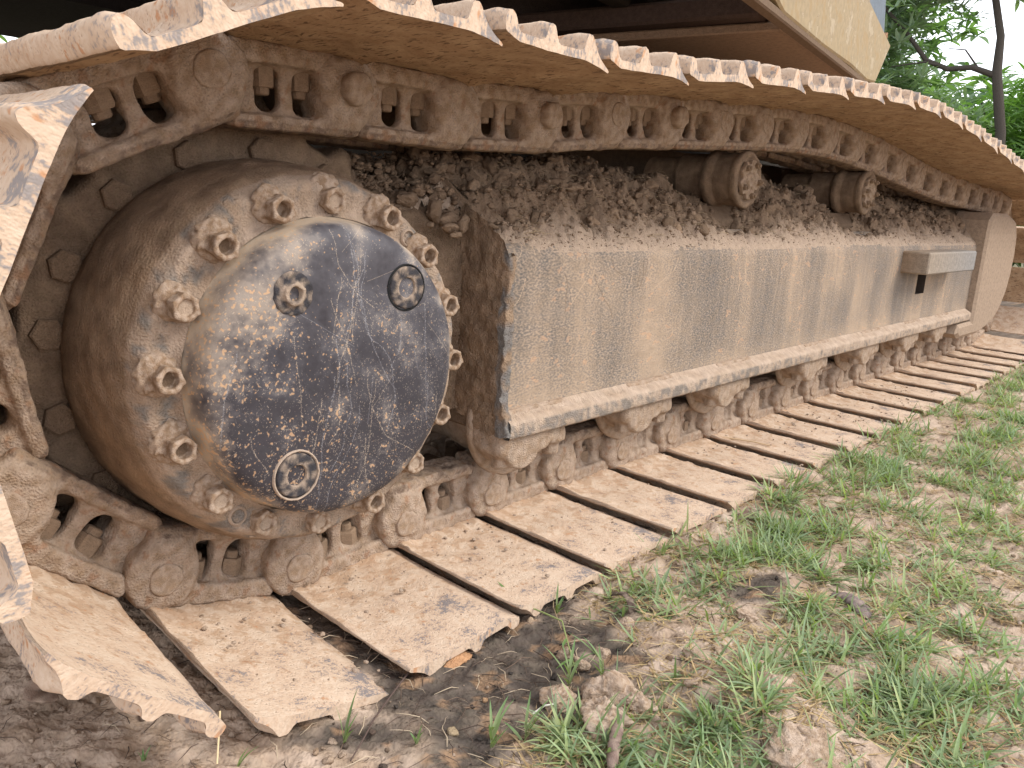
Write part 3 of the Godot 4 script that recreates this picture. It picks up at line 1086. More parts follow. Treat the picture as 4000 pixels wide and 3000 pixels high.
func slab(mb: MB, pts: Array, z0: float, z1: float, col: Color, bevel := 0.0) -> void:
	# polygon in x, y (simple, any turn) with thickness z0..z1; the face at z1 drawn in by the bevel
	var poly := PackedVector2Array(pts)
	var area := 0.0
	for k in range(poly.size()):
		area += poly[k].cross(poly[(k + 1) % poly.size()])
	if area < 0.0:
		poly.reverse()
	var inner := poly
	if bevel > 0.0:
		var ins := PackedVector2Array()
		for k in range(poly.size()):
			var a := poly[(k + poly.size() - 1) % poly.size()]
			var b := poly[k]
			var d := poly[(k + 1) % poly.size()]
			var n1 := (b - a).normalized()
			var n2 := (d - b).normalized()
			var nn := Vector2(-n1.y - n2.y, n1.x + n2.x)
			ins.append(b + nn.normalized() * bevel / maxf(0.4, nn.length() / 2.0))
		inner = ins
	var tri := Geometry2D.triangulate_polygon(inner)
	var k := 0
	while k < tri.size():
		mb.face([Vector3(inner[tri[k]].x, inner[tri[k]].y, z1), Vector3(inner[tri[k + 1]].x, inner[tri[k + 1]].y, z1), Vector3(inner[tri[k + 2]].x, inner[tri[k + 2]].y, z1)], col, Vector3.BACK)
		k += 3
	tri = Geometry2D.triangulate_polygon(poly)
	k = 0
	while k < tri.size():
		mb.face([Vector3(poly[tri[k]].x, poly[tri[k]].y, z0), Vector3(poly[tri[k + 1]].x, poly[tri[k + 1]].y, z0), Vector3(poly[tri[k + 2]].x, poly[tri[k + 2]].y, z0)], col, Vector3.FORWARD)
		k += 3
	for j in range(poly.size()):
		var a := poly[j]
		var b := poly[(j + 1) % poly.size()]
		var o := Vector3(b.y - a.y, a.x - b.x, 0)
		var zb := z1 - bevel * 0.8
		mb.face([Vector3(a.x, a.y, z0), Vector3(b.x, b.y, z0), Vector3(b.x, b.y, zb), Vector3(a.x, a.y, zb)], col, o)
		if bevel > 0.0:
			var a2 := inner[j]
			var b2 := inner[(j + 1) % poly.size()]
			mb.face([Vector3(a.x, a.y, zb), Vector3(b.x, b.y, zb), Vector3(b2.x, b2.y, z1), Vector3(a2.x, a2.y, z1)], col, o + Vector3(0, 0, o.length()))

func rough_sheet(rows: Array, nz: FastNoiseLite, amp: float, step: float, col: Callable, flip: bool) -> ArrayMesh:
	# loft through rows of points (each the same number), subdivided along both ways, pushed about by noise
	var fine := []
	for r in rows:
		var f := []
		for k in range(r.size() - 1):
			var n := maxi(1, int(r[k].distance_to(r[k + 1]) / step))
			n = maxi(n, int(rows[0][k].distance_to(rows[0][k + 1]) / step))
			n = maxi(1, int(maxf(rows[0][k].distance_to(rows[0][k + 1]), rows[-1][k].distance_to(rows[-1][k + 1])) / step))
			for i in range(n):
				f.append(r[k].lerp(r[k + 1], float(i) / n))
		f.append(r[-1])
		fine.append(f)
	var mb := MB.new()
	var m: int = fine[0].size()
	var count := 0
	for k in range(fine.size() - 1):
		var n := maxi(1, int(fine[k][m / 2].distance_to(fine[k + 1][m / 2]) / step))
		for i in range(n + (1 if k == fine.size() - 2 else 0)):
			for j in range(m):
				var p: Vector3 = fine[k][j].lerp(fine[k + 1][j], float(i) / n)
				var e := Vector3(nz.get_noise_3d(p.x, p.y, p.z), nz.get_noise_3d(p.y, p.z + 7.0, p.x), nz.get_noise_3d(p.z, p.x, p.y + 3.0)) * amp
				mb.add(p + e, col.call(p))
			count += 1
	mb.grid_index(0, count, m, flip)
	return mb.mesh()

func build_frame(ex: Node3D) -> void:
	var fr := node("track_frame", ex)
	var x0 := 0.548
	var x1 := 3.20
	# side plate with a real slot in it; UV runs over the plate
	var pm := StandardMaterial3D.new()
	pm.albedo_texture = plate_texture()
	pm.roughness = 0.85
	pm.metallic_specular = 0.3
	pm.heightmap_enabled = true
	pm.heightmap_texture = M.t_height
	pm.heightmap_scale = 0.06
	pm.vertex_color_use_as_albedo = true
	var mb := MB.new()
	var xs := []
	var x := x0 + 0.006
	while x < x1:
		xs.append(x)
		x += 0.03
	for sx in [2.53, 2.62, x1]:
		xs.append(sx)
	xs.sort()
	var ys := [0.199, 0.24, 0.292, 0.357, 0.41, 0.436, 0.446, 0.454, 0.460, 0.465, 0.472, 0.49]
	var zs := [0.19, 0.19, 0.19, 0.19, 0.19, 0.1892, 0.187, 0.182, 0.176, 0.168, 0.15, 0.115]
	for yy in range(ys.size()):
		for xx in xs:
			var wv := 0.0012 * N1.get_noise_2d(xx * 2.0, ys[yy] * 3.0)
			mb.add(Vector3(xx, ys[yy], zs[yy] + wv), Color.WHITE, Vector2((xx - x0) / (x1 - x0), 1.0 - (ys[yy] - 0.195) / 0.36))
	for i in range(ys.size() - 1):
		for j in range(xs.size() - 1):
			if ys[i] > 0.29 and ys[i + 1] < 0.36 and xs[j] > 2.529 and xs[j + 1] < 2.621:
				continue
			var a := i * xs.size() + j
			mb.quad(a, a + xs.size(), a + xs.size() + 1, a + 1)
	obj("side_plate", mb.mesh(), pm, fr)
	var hb := MB.new()   # the inside of the box, seen through the slot
	var dk := Color(0.03, 0.022, 0.018)
	hb.face([Vector3(2.5, 0.28, 0.12), Vector3(2.65, 0.28, 0.12), Vector3(2.65, 0.37, 0.12), Vector3(2.5, 0.37, 0.12)], dk, Vector3.BACK)
	for q in [[Vector3(2.53, 0.292, 0.19), Vector3(2.53, 0.357, 0.19), Vector3.RIGHT], [Vector3(2.62, 0.292, 0.19), Vector3(2.62, 0.357, 0.19), Vector3.LEFT], [Vector3(2.53, 0.292, 0.19), Vector3(2.62, 0.292, 0.19), Vector3.UP], [Vector3(2.53, 0.357, 0.19), Vector3(2.62, 0.357, 0.19), Vector3.DOWN]]:
		hb.face([q[0], q[1], q[1] - Vector3(0, 0, 0.07), q[0] - Vector3(0, 0, 0.07)], dk * 2.0, q[2])
	obj("slot_box", hb.mesh(), M.dark, fr)
	# bottom rail: sloping weld, upright lip, underside
	var railc := func(p: Vector3) -> Color:
		var n := N2.get_noise_3d(p.x * 14.0, p.y * 30.0, p.z * 30.0)
		var f := N3.get_noise_3d(p.x * 50.0, p.y * 50.0, p.z * 50.0)
		var c := DUST.lerp(CLAY, clampf(0.15 + n * 0.6, 0, 1))
		if p.y < 0.187 and p.z > 0.19:
			var bare := f * 1.3 + n * 0.7 + 0.25 - ss(1.0, 2.2, p.x) * 0.4
			c = c.lerp(Color(0.195, 0.18, 0.165), clampf(bare * 1.8, 0, 0.7))
		return c
	var rows := []
	x = x0 + 0.004
	while x < 3.185:
		rows.append([Vector3(x, 0.205, 0.1915), Vector3(x, 0.199, 0.199), Vector3(x, 0.192, 0.2105), Vector3(x, 0.1885, 0.2145), Vector3(x, 0.184, 0.2155), Vector3(x, 0.165, 0.215), Vector3(x, 0.161, 0.212), Vector3(x, 0.160, 0.12)])
		x += 0.24
	rows.append([Vector3(3.185, 0.205, 0.1915), Vector3(3.185, 0.199, 0.199), Vector3(3.185, 0.192, 0.2105), Vector3(3.185, 0.1885, 0.2145), Vector3(3.185, 0.184, 0.2155), Vector3(3.185, 0.165, 0.215), Vector3(3.185, 0.161, 0.212), Vector3(3.185, 0.160, 0.12)])
	var nr := noise_of(411, 24.0, 3)
	obj("bottom_rail", rough_sheet(rows, nr, 0.0012, 0.006, railc, true), M.mud, fr)
	# end plate that faces the sprocket, muddy and rough, with its outer edge showing bare steel
	var endc := func(p: Vector3) -> Color:
		var n := N2.get_noise_3d(p.x * 20.0, p.y * 20.0, p.z * 20.0)
		var c := CLAY.lerp(MUD, clampf(0.45 + n, 0, 1))
		if p.z > 0.186 and p.x > x0 - 0.007:
			c = c.lerp(Color(0.20, 0.19, 0.18), clampf(0.5 + n * 2.5, 0, 0.85))
		return c
	var prof := [[0.045, 0.19], [0.50, 0.19]]
	rows = []
	var outl := [[0.087, 0.500], [0.10, 0.522], [0.14, 0.502], [0.175, 0.480], [0.190, 0.466], [0.199, 0.45]]
	var botl := [[0.09, 0.192], [0.10, 0.186], [0.14, 0.168], [0.175, 0.164], [0.200, 0.165], [0.2135, 0.167]]
	var left := []
	var up := 14
	for k in range(up + 1):
		var f := float(k) / up
		var row := []
		for q in range(6):
			var a := Vector3(x0 - 0.003, botl[q][1], botl[q][0])
			var b := Vector3(x0 - 0.003, outl[q][1], outl[q][0])
			row.append(a.lerp(b, f))
		row[5].z = lerpf(0.199, row[5].z, pow(1.0 - clampf(f * 5.0, 0, 1), 1.0))
		row.append(row[5] + Vector3(0.004, 0, 0.0015))
		row.append(row[5] + Vector3(0.016, 0, 0.0))
		row.append(row[5] + Vector3(0.022, 0, -0.014))
		rows.append(row)
	var ne := noise_of(412, 45.0, 4)
	obj("end_plate", rough_sheet(rows, ne, 0.006, 0.005, endc, true), M.crumb, fr)
	# inner body of the frame, behind the chain and beneath the soil
	var inn := func(p: Vector3) -> Color: return MUD.lerp(CLAY, clampf(0.3 + N2.get_noise_3dv(p * 15.0), 0, 1))
	var core := MB.new()
	chamfer_box(core, Vector3(x0, 0.20, -0.185), Vector3(3.3, 0.54, 0.082), 0.03, MUD)
	chamfer_box(core, Vector3(x0, 0.1625, -0.185), Vector3(3.18, 0.199, 0.185), 0.004, MUD)
	obj("box_beam", core.mesh(), M.mud, fr)
	rows = []
	for k in range(9):
		var xx := 0.368 + 0.185 * k / 8.0
		var rise := ss(0.368, 0.43, xx)
		rows.append([Vector3(xx, 0.19, 0.093), Vector3(xx, 0.30, 0.098), Vector3(xx, 0.42, 0.098), Vector3(xx, lerpf(0.43, 0.500, rise), 0.09), Vector3(xx, lerpf(0.45, 0.528, rise), 0.06), Vector3(xx, lerpf(0.46, 0.548, rise), -0.05)])
	obj("motor_guard", rough_sheet(rows, ne, 0.005, 0.008, inn, false), M.crumb, fr)
	# step bracket welded to the plate
	var stc := Color(0.30, 0.25, 0.205)
	var sb := MB.new()
	chamfer_box(sb, Vector3(2.348, 0.369, 0.186), Vector3(2.875, 0.437, 0.270), 0.004, stc)
	for k in range(sb.v.size()):
		var p := sb.v[k]
		if p.z > 0.265:
			sb.c[k] = Color(0.30, 0.285, 0.27) if p.x > 2.6 else Color(0.36, 0.29, 0.22)
		elif p.x < 2.36:
			sb.c[k] = CLAY
	obj("step", sb.mesh(), M.mud, fr)
	# idler guard: proud rounded end cap
	var gb := MB.new()
	var pts := [Vector2(3.195, 0.155), Vector2(3.20, 0.50), Vector2(3.205, 0.545), Vector2(3.25, 0.575), Vector2(3.48, 0.575), Vector2(3.62, 0.55), Vector2(3.675, 0.49), Vector2(3.697, 0.41), Vector2(3.69, 0.32), Vector2(3.665, 0.25), Vector2(3.61, 0.185), Vector2(3.535, 0.14), Vector2(3.42, 0.112), Vector2(3.30, 0.098), Vector2(3.04, 0.100), Vector2(3.00, 0.120), Vector2(3.02, 0.153), Vector2(3.08, 0.155)]
	slab(gb, pts, 0.09, 0.222, DUSTP.lerp(CLAY, 0.4), 0.012)
	obj("idler_guard", gb.mesh(), M.mud, fr)
	var ig := MB.new()
	chamfer_box(ig, Vector3(1.25, 0.22, -0.40), Vector3(3.7, 0.70, -0.375), 0.004, MUD)
	obj("inner_guard", ig.mesh(), M.mud, fr)
	# idler wheel inside the loop
	var wc := func(p: Vector3) -> Color: return MUD.lerp(CLAY, 0.4)
	obj("idler_wheel", lathe([Vector2(-0.08, 0.0), Vector2(-0.08, 0.24), Vector2(-0.04, 0.25), Vector2(-0.038, 0.275), Vector2(0.038, 0.275), Vector2(0.04, 0.25), Vector2(0.08, 0.24), Vector2(0.08, 0.0)], 60, wc, 0.03), M.mud, fr, Transform3D(Basis(), Vector3(3.76, 0.334, 0)))

var rl_v := 0
var RN := FastNoiseLite.new()
func sd_bracket(x: float, y: float, z: float) -> float:
	# hangs from the rail (y up); z outwards; y = 0 at the axle
	var body := rb(x - 0.004, y - 0.018, z - 0.165, 0.081, 0.036, 0.034, 0.006)
	var boss := cylz(x + 0.022, y + 0.004, z - 0.165, 0.046, 0.038, 0.006)
	var notch := rb2(x - 0.050, y + 0.046, 0.017, 0.02, 0.012)
	var d := smin(body, boss, 0.012)
	d = smax(d, -notch, 0.008)
	# two bolt heads below
	for bx in [-0.052, 0.073]:
		var k := 0.866
		var dx: float = x - bx
		var dz := z - 0.178
		var hx := maxf(absf(dx), maxf(absf(dx * 0.5 + dz * k), absf(dx * 0.5 - dz * k))) - 0.0135
		var hd := smax(hx, absf(y + 0.034) - 0.013, 0.003)
		d = smin(d, hd, 0.005)
	d = smin(d, rb(x + 0.052, y + 0.014, z - 0.176, 0.022, 0.010, 0.022, 0.005), 0.008)
	d = smin(d, rb(x - 0.070, y + 0.010, z - 0.176, 0.020, 0.014, 0.022, 0.005), 0.008)
	# round end cap of the axle
	d = smin(d, cylz(x - 0.022, y + 0.0, z - 0.2, 0.026, 0.0045, 0.002), 0.003)
	return d - RN.get_noise_3d(x + rl_v, y, z) * 0.0016

func roller_color(p: Vector3) -> Color:
	var n := N2.get_noise_3d(p.x * 50.0, p.y * 50.0, p.z * 50.0 + rl_v * 9.0)
	return DUSTP.lerp(CLAY, clampf(0.45 + n * 1.2, 0, 1))

func build_rollers(ex: Node3D) -> void:
	RN.seed = 120
	RN.frequency = 55.0
	RN.fractal_octaves = 3
	var br := []
	for k in range(2):
		rl_v = k
		br.append(nets(sd_bracket, Vector3(-0.10, -0.056, 0.122), Vector3(0.105, 0.062, 0.212), 0.0032, roller_color).mesh())
	var wheel := lathe([Vector2(0.02, 0.07), Vector2(0.055, 0.078), Vector2(0.118, 0.080), Vector2(0.121, 0.098), Vector2(0.126, 0.103), Vector2(0.134, 0.1035), Vector2(0.1375, 0.100), Vector2(0.138, 0.07), Vector2(0.140, 0.03), Vector2(0.142, 0.0)], 72, roller_color, 0.006, 0.0012, noise_of(121, 30.0, 3))
	var wheel_in := lathe([Vector2(-0.142, 0.0), Vector2(-0.138, 0.100), Vector2(-0.126, 0.103), Vector2(-0.121, 0.098), Vector2(-0.118, 0.080), Vector2(-0.02, 0.07), Vector2(0.02, 0.07)], 36, roller_color, 0.02)
	var xs := [0.624, 0.964, 1.30, 1.751, 2.147, 2.528, 2.858]
	for k in range(xs.size()):
		var r := node("track_roller", ex, Transform3D(Basis(), Vector3(xs[k] + 0.02, 0.169, 0)))
		obj("flange", wheel, M.mud, r)
		obj("inner_flange", wheel_in, M.mud, r)
		obj("axle_bracket", br[k % 2], M.mud, r, Transform3D(Basis(), Vector3(-0.02, -0.018, 0.0)))
	# carrier rollers above the frame
	var cc := func(p: Vector3) -> Color: return MUD.lerp(CLAY, clampf(0.4 + N2.get_noise_3dv(p * 30.0), 0, 1))
	var drumm := lathe([Vector2(-0.14, 0.0), Vector2(-0.14, 0.05), Vector2(-0.05, 0.05), Vector2(-0.046, 0.058), Vector2(0.022, 0.056), Vector2(0.030, 0.066), Vector2(0.046, 0.067), Vector2(0.052, 0.059), Vector2(0.098, 0.060), Vector2(0.101, 0.063), Vector2(0.113, 0.064), Vector2(0.117, 0.060), Vector2(0.1175, 0.052), Vector2(0.112, 0.049), Vector2(0.112, 0.0)], 64, cc, 0.006, 0.001, noise_of(122, 40.0, 2))
	for k in range(2):
		var cx: float = [1.418, 2.172][k]
		var r := node("carrier_roller", ex, Transform3D(Basis(), Vector3(cx, 0.602 + 0.002 * k, 0.004)))
		obj("drum", drumm, M.mud, r)
		# cast cap: round boss in the middle, lobes with bolts round it
		var cap := MB.new()
		var lobes: int = [5, 6][k]
		var seg := 96
		var pf := [[0.0, 0.93], [0.009, 0.95], [0.011, 0.90], [0.011, 0.55], [0.008, 0.50], [0.008, 0.36], [0.0125, 0.33], [0.0135, 0.27], [0.0135, 0.12], [0.010, 0.10], [0.009, 0.0]]
		for q in pf:
			for j in range(seg):
				var t := TAU * j / seg
				var lb := cos(lobes * t + 0.6)
				var rr: float = 0.047 * q[1]
				var zz: float = q[0]
				if q[1] > 0.4:
					rr *= 1.0 - 0.20 * ss(-0.2, -0.9, lb)
					zz += 0.003 * ss(0.2, 0.8, lb)
				var p := Vector3(cos(t) * rr, sin(t) * rr, 0.111 + zz + RN.get_noise_3d(cos(t) * rr, sin(t) * rr, zz) * 0.003)
				cap.add(p, CLAY.lerp(DUSTP, clampf(0.3 + N3.get_noise_3dv(p * 60.0), 0, 1)))
		cap.grid_index(0, pf.size(), seg, true, true)
		obj("end_cap", cap.mesh(), M.mudfine, r)
		for j in range(lobes):
			var a := (TAU * j - 0.6) / lobes
			obj("cap_bolt", M.nut, M.mudfine, r, Transform3D(Basis(Vector3.RIGHT, -PI / 2).scaled(Vector3.ONE * 0.42), Vector3(cos(a) * 0.036, sin(a) * 0.036, 0.122)))

# ---------------------------------------------------------------- soil lying on the frame
func heap_y(x: float, z: float) -> float:
	var f := clampf((0.187 - z) / 0.30, 0.0, 1.0)
	var y := 0.446 + 0.137 * pow(clampf(f / 0.6, 0.0, 1.0), 0.8) + 0.02 * f
	y += 0.018 * N1.get_noise_2d(x * 5.0, z * 5.0) * ss(0.0, 0.15, f)
	y -= 0.03 * ss(0.65, 0.43, x)
	y += (0.018 * N2.get_noise_2d(x * 16.0, z * 16.0) + (NC.get_noise_2d(x * 13.0 + 3.0, z * 13.0) + 0.55) * 0.036) * ss(0.04, 0.25, f)
	# hollows under the carrier rollers
	for cx in [1.38, 2.13]:
		y -= 0.05 * exp(-pow((x - cx) / 0.12, 2.0)) * ss(0.06, 0.3, f)
	y += 0.035 * ss(3.1, 3.6, x) + 0.03 * exp(-pow((x - 1.75) / 0.15, 2.0)) * f
	# crumbs
	var amp := ss(0.0, 0.16, f) * 0.95 + 0.10 * ss(0.0, 0.03, f)
	if f <= 0.0:
		return 0.438 + 0.006 * N3.get_noise_2d(x * 22.0, 2.0)
	y += ((NC.get_noise_2d(x * 34.0, z * 34.0) + 0.6) * 0.013 + (NC.get_noise_2d(x * 83.0, z * 83.0) + 0.6) * 0.010) * amp
	y += N3.get_noise_2d(x * 70.0, z * 70.0) * 0.010 * amp
	return y

func build_heap() -> void:
	var mb := MB.new()
	var cols := 56
	var xs := []
	var x := 0.36
	while x < 3.64:
		xs.append(x)
		x += 0.0052 + 0.0022 * (x - 0.36)
	for xx in xs:
		for j in range(cols):
			var z := 0.187 - 0.335 * pow(float(j) / (cols - 1), 1.15)
			var far := ss(3.2, 3.3, xx)
			var y := heap_y(xx, z)
			var zz := z + 0.008 * N3.get_noise_2d(xx * 60.0, z * 60.0 + 9.0) * ss(0, 6, j)
			if xx < 0.555:
				zz = 0.082 - 0.22 * float(j) / (cols - 1)
				y = heap_y(xx, zz) - 0.012
			var n := N2.get_noise_2d(xx * 9.0, z * 9.0)
			var c := CLAY.lerp(MUD, clampf(0.45 + n * 1.1, 0, 1))
			c = c.lerp(DUST, 0.8 * ss(0.11, 0.183, z))
			mb.add(Vector3(xx, y, zz), c)
	mb.grid_index(0, xs.size(), cols, false)
	var o := obj("soil_heap", mb.mesh(), M.crumb)
	tag(o, "crumbly brown soil lying along the top of the track frame", "soil", "", "stuff")
	var rg := RandomNumberGenerator.new()
	rg.seed = 31
	var xf := []
	var cl := []
	for k in range(9000):
		var xx := 0.40 + 3.2 * pow(rg.randf(), 1.7)
		var z := 0.18 - 0.28 * pow(rg.randf(), 1.1)
		if xx < 0.58 and z > 0.08:
			continue
		var s := 0.0014 + 0.0060 * pow(rg.randf(), 4.0) * ss(0.19, 0.12, z)
		var y := heap_y(xx, z)
		xf.append(Transform3D(Basis(Vector3(rg.randf() - 0.5, rg.randf() - 0.5, rg.randf() - 0.5).normalized(), rg.randf() * 6.0).scaled(Vector3(s, s * rg.randf_range(0.6, 1.0), s)), Vector3(xx, y + s * 0.2, z)))
		cl.append(CLAY.lerp(MUD, rg.randf()).lerp(DUSTP, rg.randf() * ss(0.10, 0.18, z)) * rg.randf_range(0.85, 1.15) * 2.0)
	var so := scatter("soil_crumbs", lump(501, 10, 7, Vector3.ONE, 0.55, Color(0.5, 0.5, 0.5), Color(0.42, 0.42, 0.42)), M.clod, xf, cl)
	tag(so, "small loose soil crumbs on the heap above the frame", "soil", "", "stuff")
	xf = []
	cl = []
	for k in range(420):
		var xx := 0.45 + 3.15 * pow(rg.randf(), 1.5)
		var z := 0.15 - 0.24 * rg.randf()
		var s := 0.006 + 0.016 * pow(rg.randf(), 2.0)
		xf.append(Transform3D(Basis(Vector3(rg.randf() - 0.5, rg.randf() - 0.5, rg.randf() - 0.5).normalized(), rg.randf() * 6.0).scaled(Vector3(s, s * rg.randf_range(0.5, 1.0), s * rg.randf_range(0.6, 1.0))), Vector3(xx, heap_y(xx, z) - s * 0.1, z)))
		cl.append(CLAY.lerp(MUD, rg.randf()) * rg.randf_range(0.85, 1.15) * 2.0)
	so = scatter("soil_clods", lump(502, 22, 16, Vector3.ONE, 0.6, Color(0.5, 0.5, 0.5), Color(0.42, 0.42, 0.42)), M.clod, xf, cl)
	tag(so, "broken brown clods bedded in the soil above the frame", "soil", "", "stuff")
	xf = []
	cl = []
	for k in range(900):
		var xx := 0.62 + 3.0 * pow(rg.randf(), 1.6)
		var z := 0.17 - 0.26 * rg.randf()
		var s := rg.randf_range(0.4, 1.0)
		xf.append(Transform3D(Basis(Vector3.UP, rg.randf() * TAU) * Basis(Vector3.RIGHT, rg.randf_range(-0.9, 0.9)) * Basis.from_scale(Vector3(s, s, s)), Vector3(xx, heap_y(xx, z) + 0.003, z)))
		cl.append(Color(0.42, 0.32, 0.20).lerp(Color(0.20, 0.13, 0.08), rg.randf()))
	so = scatter("dry_straw", fibre_mesh(), M.dry, xf, cl)
	tag(so, "thin dry straw mixed into the soil above the frame", "straw", "", "stuff")

func fibre_mesh() -> ArrayMesh:
	var mb := MB.new()
	tube(mb, [Vector3(-0.018, 0, 0), Vector3(-0.008, 0.003, 0.002), Vector3(0.004, 0.004, 0.0), Vector3(0.016, 0.0, 0.003)], [0.0004, 0.0006, 0.0006, 0.0003], 4, Color.WHITE, false)
	return mb.mesh()

# ---------------------------------------------------------------- upper structure
func build_body(ex: Node3D) -> void:
	var up := node("upper_structure", ex)
	# outer panel: cream paint, in the plane through its lower edge; the axes run along that edge, up, and outwards
	var e := Vector3(-0.98451, 0.0, 0.17532)
	var org := Vector3(2.728, 1.0, -0.116)
	var bas := Basis(-e, Vector3.UP, (-e).cross(Vector3.UP))
	var at := Transform3D(bas, org)
	var cream := Color(0.43, 0.36, 0.255)
	var mb := MB.new()
	var poly := [Vector2(0.01, 0.0), Vector2(-0.144, -0.014), Vector2(-0.409, -0.008), Vector2(-0.787, -0.016), Vector2(-1.193, -0.015), Vector2(-1.26, 0.0), Vector2(-1.65, 0.02), Vector2(-1.65, 0.45), Vector2(-0.35, 0.45), Vector2(-0.272, 0.212), Vector2(0.207, 0.159)]
	slab(mb, poly, -0.035, 0.0, cream, 0.006)
	var panel := mb.mesh()
	var pm := StandardMaterial3D.new()
	pm.vertex_color_use_as_albedo = true
	pm.roughness = 0.7
	pm.metallic_specular = 0.35
	pm.uv1_triplanar = true
	pm.uv1_scale = Vector3.ONE * 1.6
	pm.albedo_texture = peel_texture()
	obj("side_panel", panel, pm, up, at)
	# rusty lip along the lower edge
	mb = MB.new()
	chamfer_box(mb, Vector3(-1.6, -0.03, -0.036), Vector3(-0.02, -0.008, -0.004), 0.004, Color(0.19, 0.13, 0.09))
	obj("panel_lip", mb.mesh(), M.mudfine, up, at)
	# dark pane beyond, in a rusty frame
	mb = MB.new()
	slab(mb, [Vector2(-0.27, 0.215), Vector2(-0.33, 0.43), Vector2(0.24, 0.50), Vector2(0.262, 0.326), Vector2(0.323, 0.216), Vector2(0.209, 0.165)], -0.075, -0.05, Color(0.10, 0.125, 0.15), 0.004)
	obj("dark_panel", mb.mesh(), M.paint, up, at)
	mb = MB.new()
	slab(mb, [Vector2(-0.275, 0.211), Vector2(-0.345, 0.44), Vector2(-0.31, 0.44), Vector2(-0.245, 0.229), Vector2(0.21, 0.182), Vector2(0.315, 0.226), Vector2(0.32, 0.206), Vector2(0.209, 0.157)], -0.05, -0.036, Color(0.30, 0.17, 0.10), 0.002)
	obj("panel_frame", mb.mesh(), M.mudfine, up, at)
	# muddy underside sheet and its folded beam, in the same axes (z goes back under the machine)
	mb = MB.new()
	var uc := Color(0.36, 0.245, 0.165)
	chamfer_box(mb, Vector3(-1.0, -0.012, -1.45), Vector3(0.0, 0.012, -0.037), 0.004, uc)
	obj("underside_sheet", mb.mesh(), M.mud, up, at)
	mb = MB.new()
	chamfer_box(mb, Vector3(-1.06, 0.014, -1.46), Vector3(-0.95, 0.07, -0.10), 0.008, Color(0.10, 0.07, 0.055))
	chamfer_box(mb, Vector3(-1.75, 0.06, -0.52), Vector3(-1.06, 0.11, -0.46), 0.008, Color(0.05, 0.04, 0.035))
	chamfer_box(mb, Vector3(-1.35, 0.10, -1.2), Vector3(-1.27, 0.26, -0.2), 0.008, Color(0.04, 0.033, 0.03))
	obj("beam", mb.mesh(), M.mud, up, at)
	# dark hoses hanging in the cavity
	mb = MB.new()
	tube(mb, [Vector3(-1.3, 0.24, -0.9), Vector3(-1.15, 0.15, -0.8), Vector3(-0.98, 0.13, -0.62), Vector3(-0.9, 0.22, -0.5)], [0.02, 0.02, 0.02, 0.02], 10, Color(0.10, 0.075, 0.06))
	obj("hose", mb.mesh(), M.mud, up, at)
	# deck of the house above: big dark box, with its walls above the picture
	mb = MB.new()
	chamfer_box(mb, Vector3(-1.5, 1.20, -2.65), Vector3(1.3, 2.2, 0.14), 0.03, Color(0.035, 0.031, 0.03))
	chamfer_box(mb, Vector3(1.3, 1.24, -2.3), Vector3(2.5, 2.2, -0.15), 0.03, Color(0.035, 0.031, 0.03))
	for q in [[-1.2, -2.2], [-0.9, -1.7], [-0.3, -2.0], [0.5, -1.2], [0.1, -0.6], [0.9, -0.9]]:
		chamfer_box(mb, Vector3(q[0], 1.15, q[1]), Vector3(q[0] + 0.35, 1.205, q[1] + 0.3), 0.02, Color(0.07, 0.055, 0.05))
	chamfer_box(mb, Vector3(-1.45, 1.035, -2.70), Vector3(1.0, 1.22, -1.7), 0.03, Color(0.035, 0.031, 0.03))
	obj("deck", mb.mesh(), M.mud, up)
	mb = MB.new()
	chamfer_box(mb, Vector3(1.32, 0.42, -1.85), Vector3(3.1, 0.82, -0.55), 0.06, Color(0.05, 0.04, 0.035))
	obj("carbody", mb.mesh(), M.mud, ex)
	var wc := func(_p: Vector3) -> Color: return Color(0.06, 0.05, 0.045)
	obj("swing_ring", lathe([Vector2(0.78, 0.55), Vector2(1.22, 0.55)], 48, wc, 0.5), M.mud, ex, Transform3D(Basis(Vector3.RIGHT, -PI / 2), Vector3(1.95, 0, -1.15)))
	# the other track, dim behind the machine: its frame and a plain belt of plates
	mb = MB.new()
	chamfer_box(mb, Vector3(0.5, 0.17, -2.5), Vector3(3.6, 0.55, -2.1), 0.03, MUD)
	var p := pins()
	for i in range(p.size()):
		var a: Vector2 = p[i]
		var b: Vector2 = p[(i + 1) % p.size()]
		var n := (b - a).orthogonal().normalized() * -0.045
		var o := (b - a).orthogonal().normalized() * -0.06
		mb.face([Vector3(a.x + n.x, a.y + n.y, -1.92), Vector3(b.x + n.x, b.y + n.y, -1.92), Vector3(b.x + n.x, b.y + n.y, -2.69), Vector3(a.x + n.x, a.y + n.y, -2.69)], CLAY, Vector3(-n.x, -n.y, 0))
		mb.face([Vector3(a.x + o.x, a.y + o.y, -1.92), Vector3(b.x + o.x, b.y + o.y, -1.92), Vector3(b.x + o.x, b.y + o.y, -2.69), Vector3(a.x + o.x, a.y + o.y, -2.69)], CLAY, Vector3(o.x, o.y, 0))
	obj("far_track", mb.mesh(), M.mud, ex)

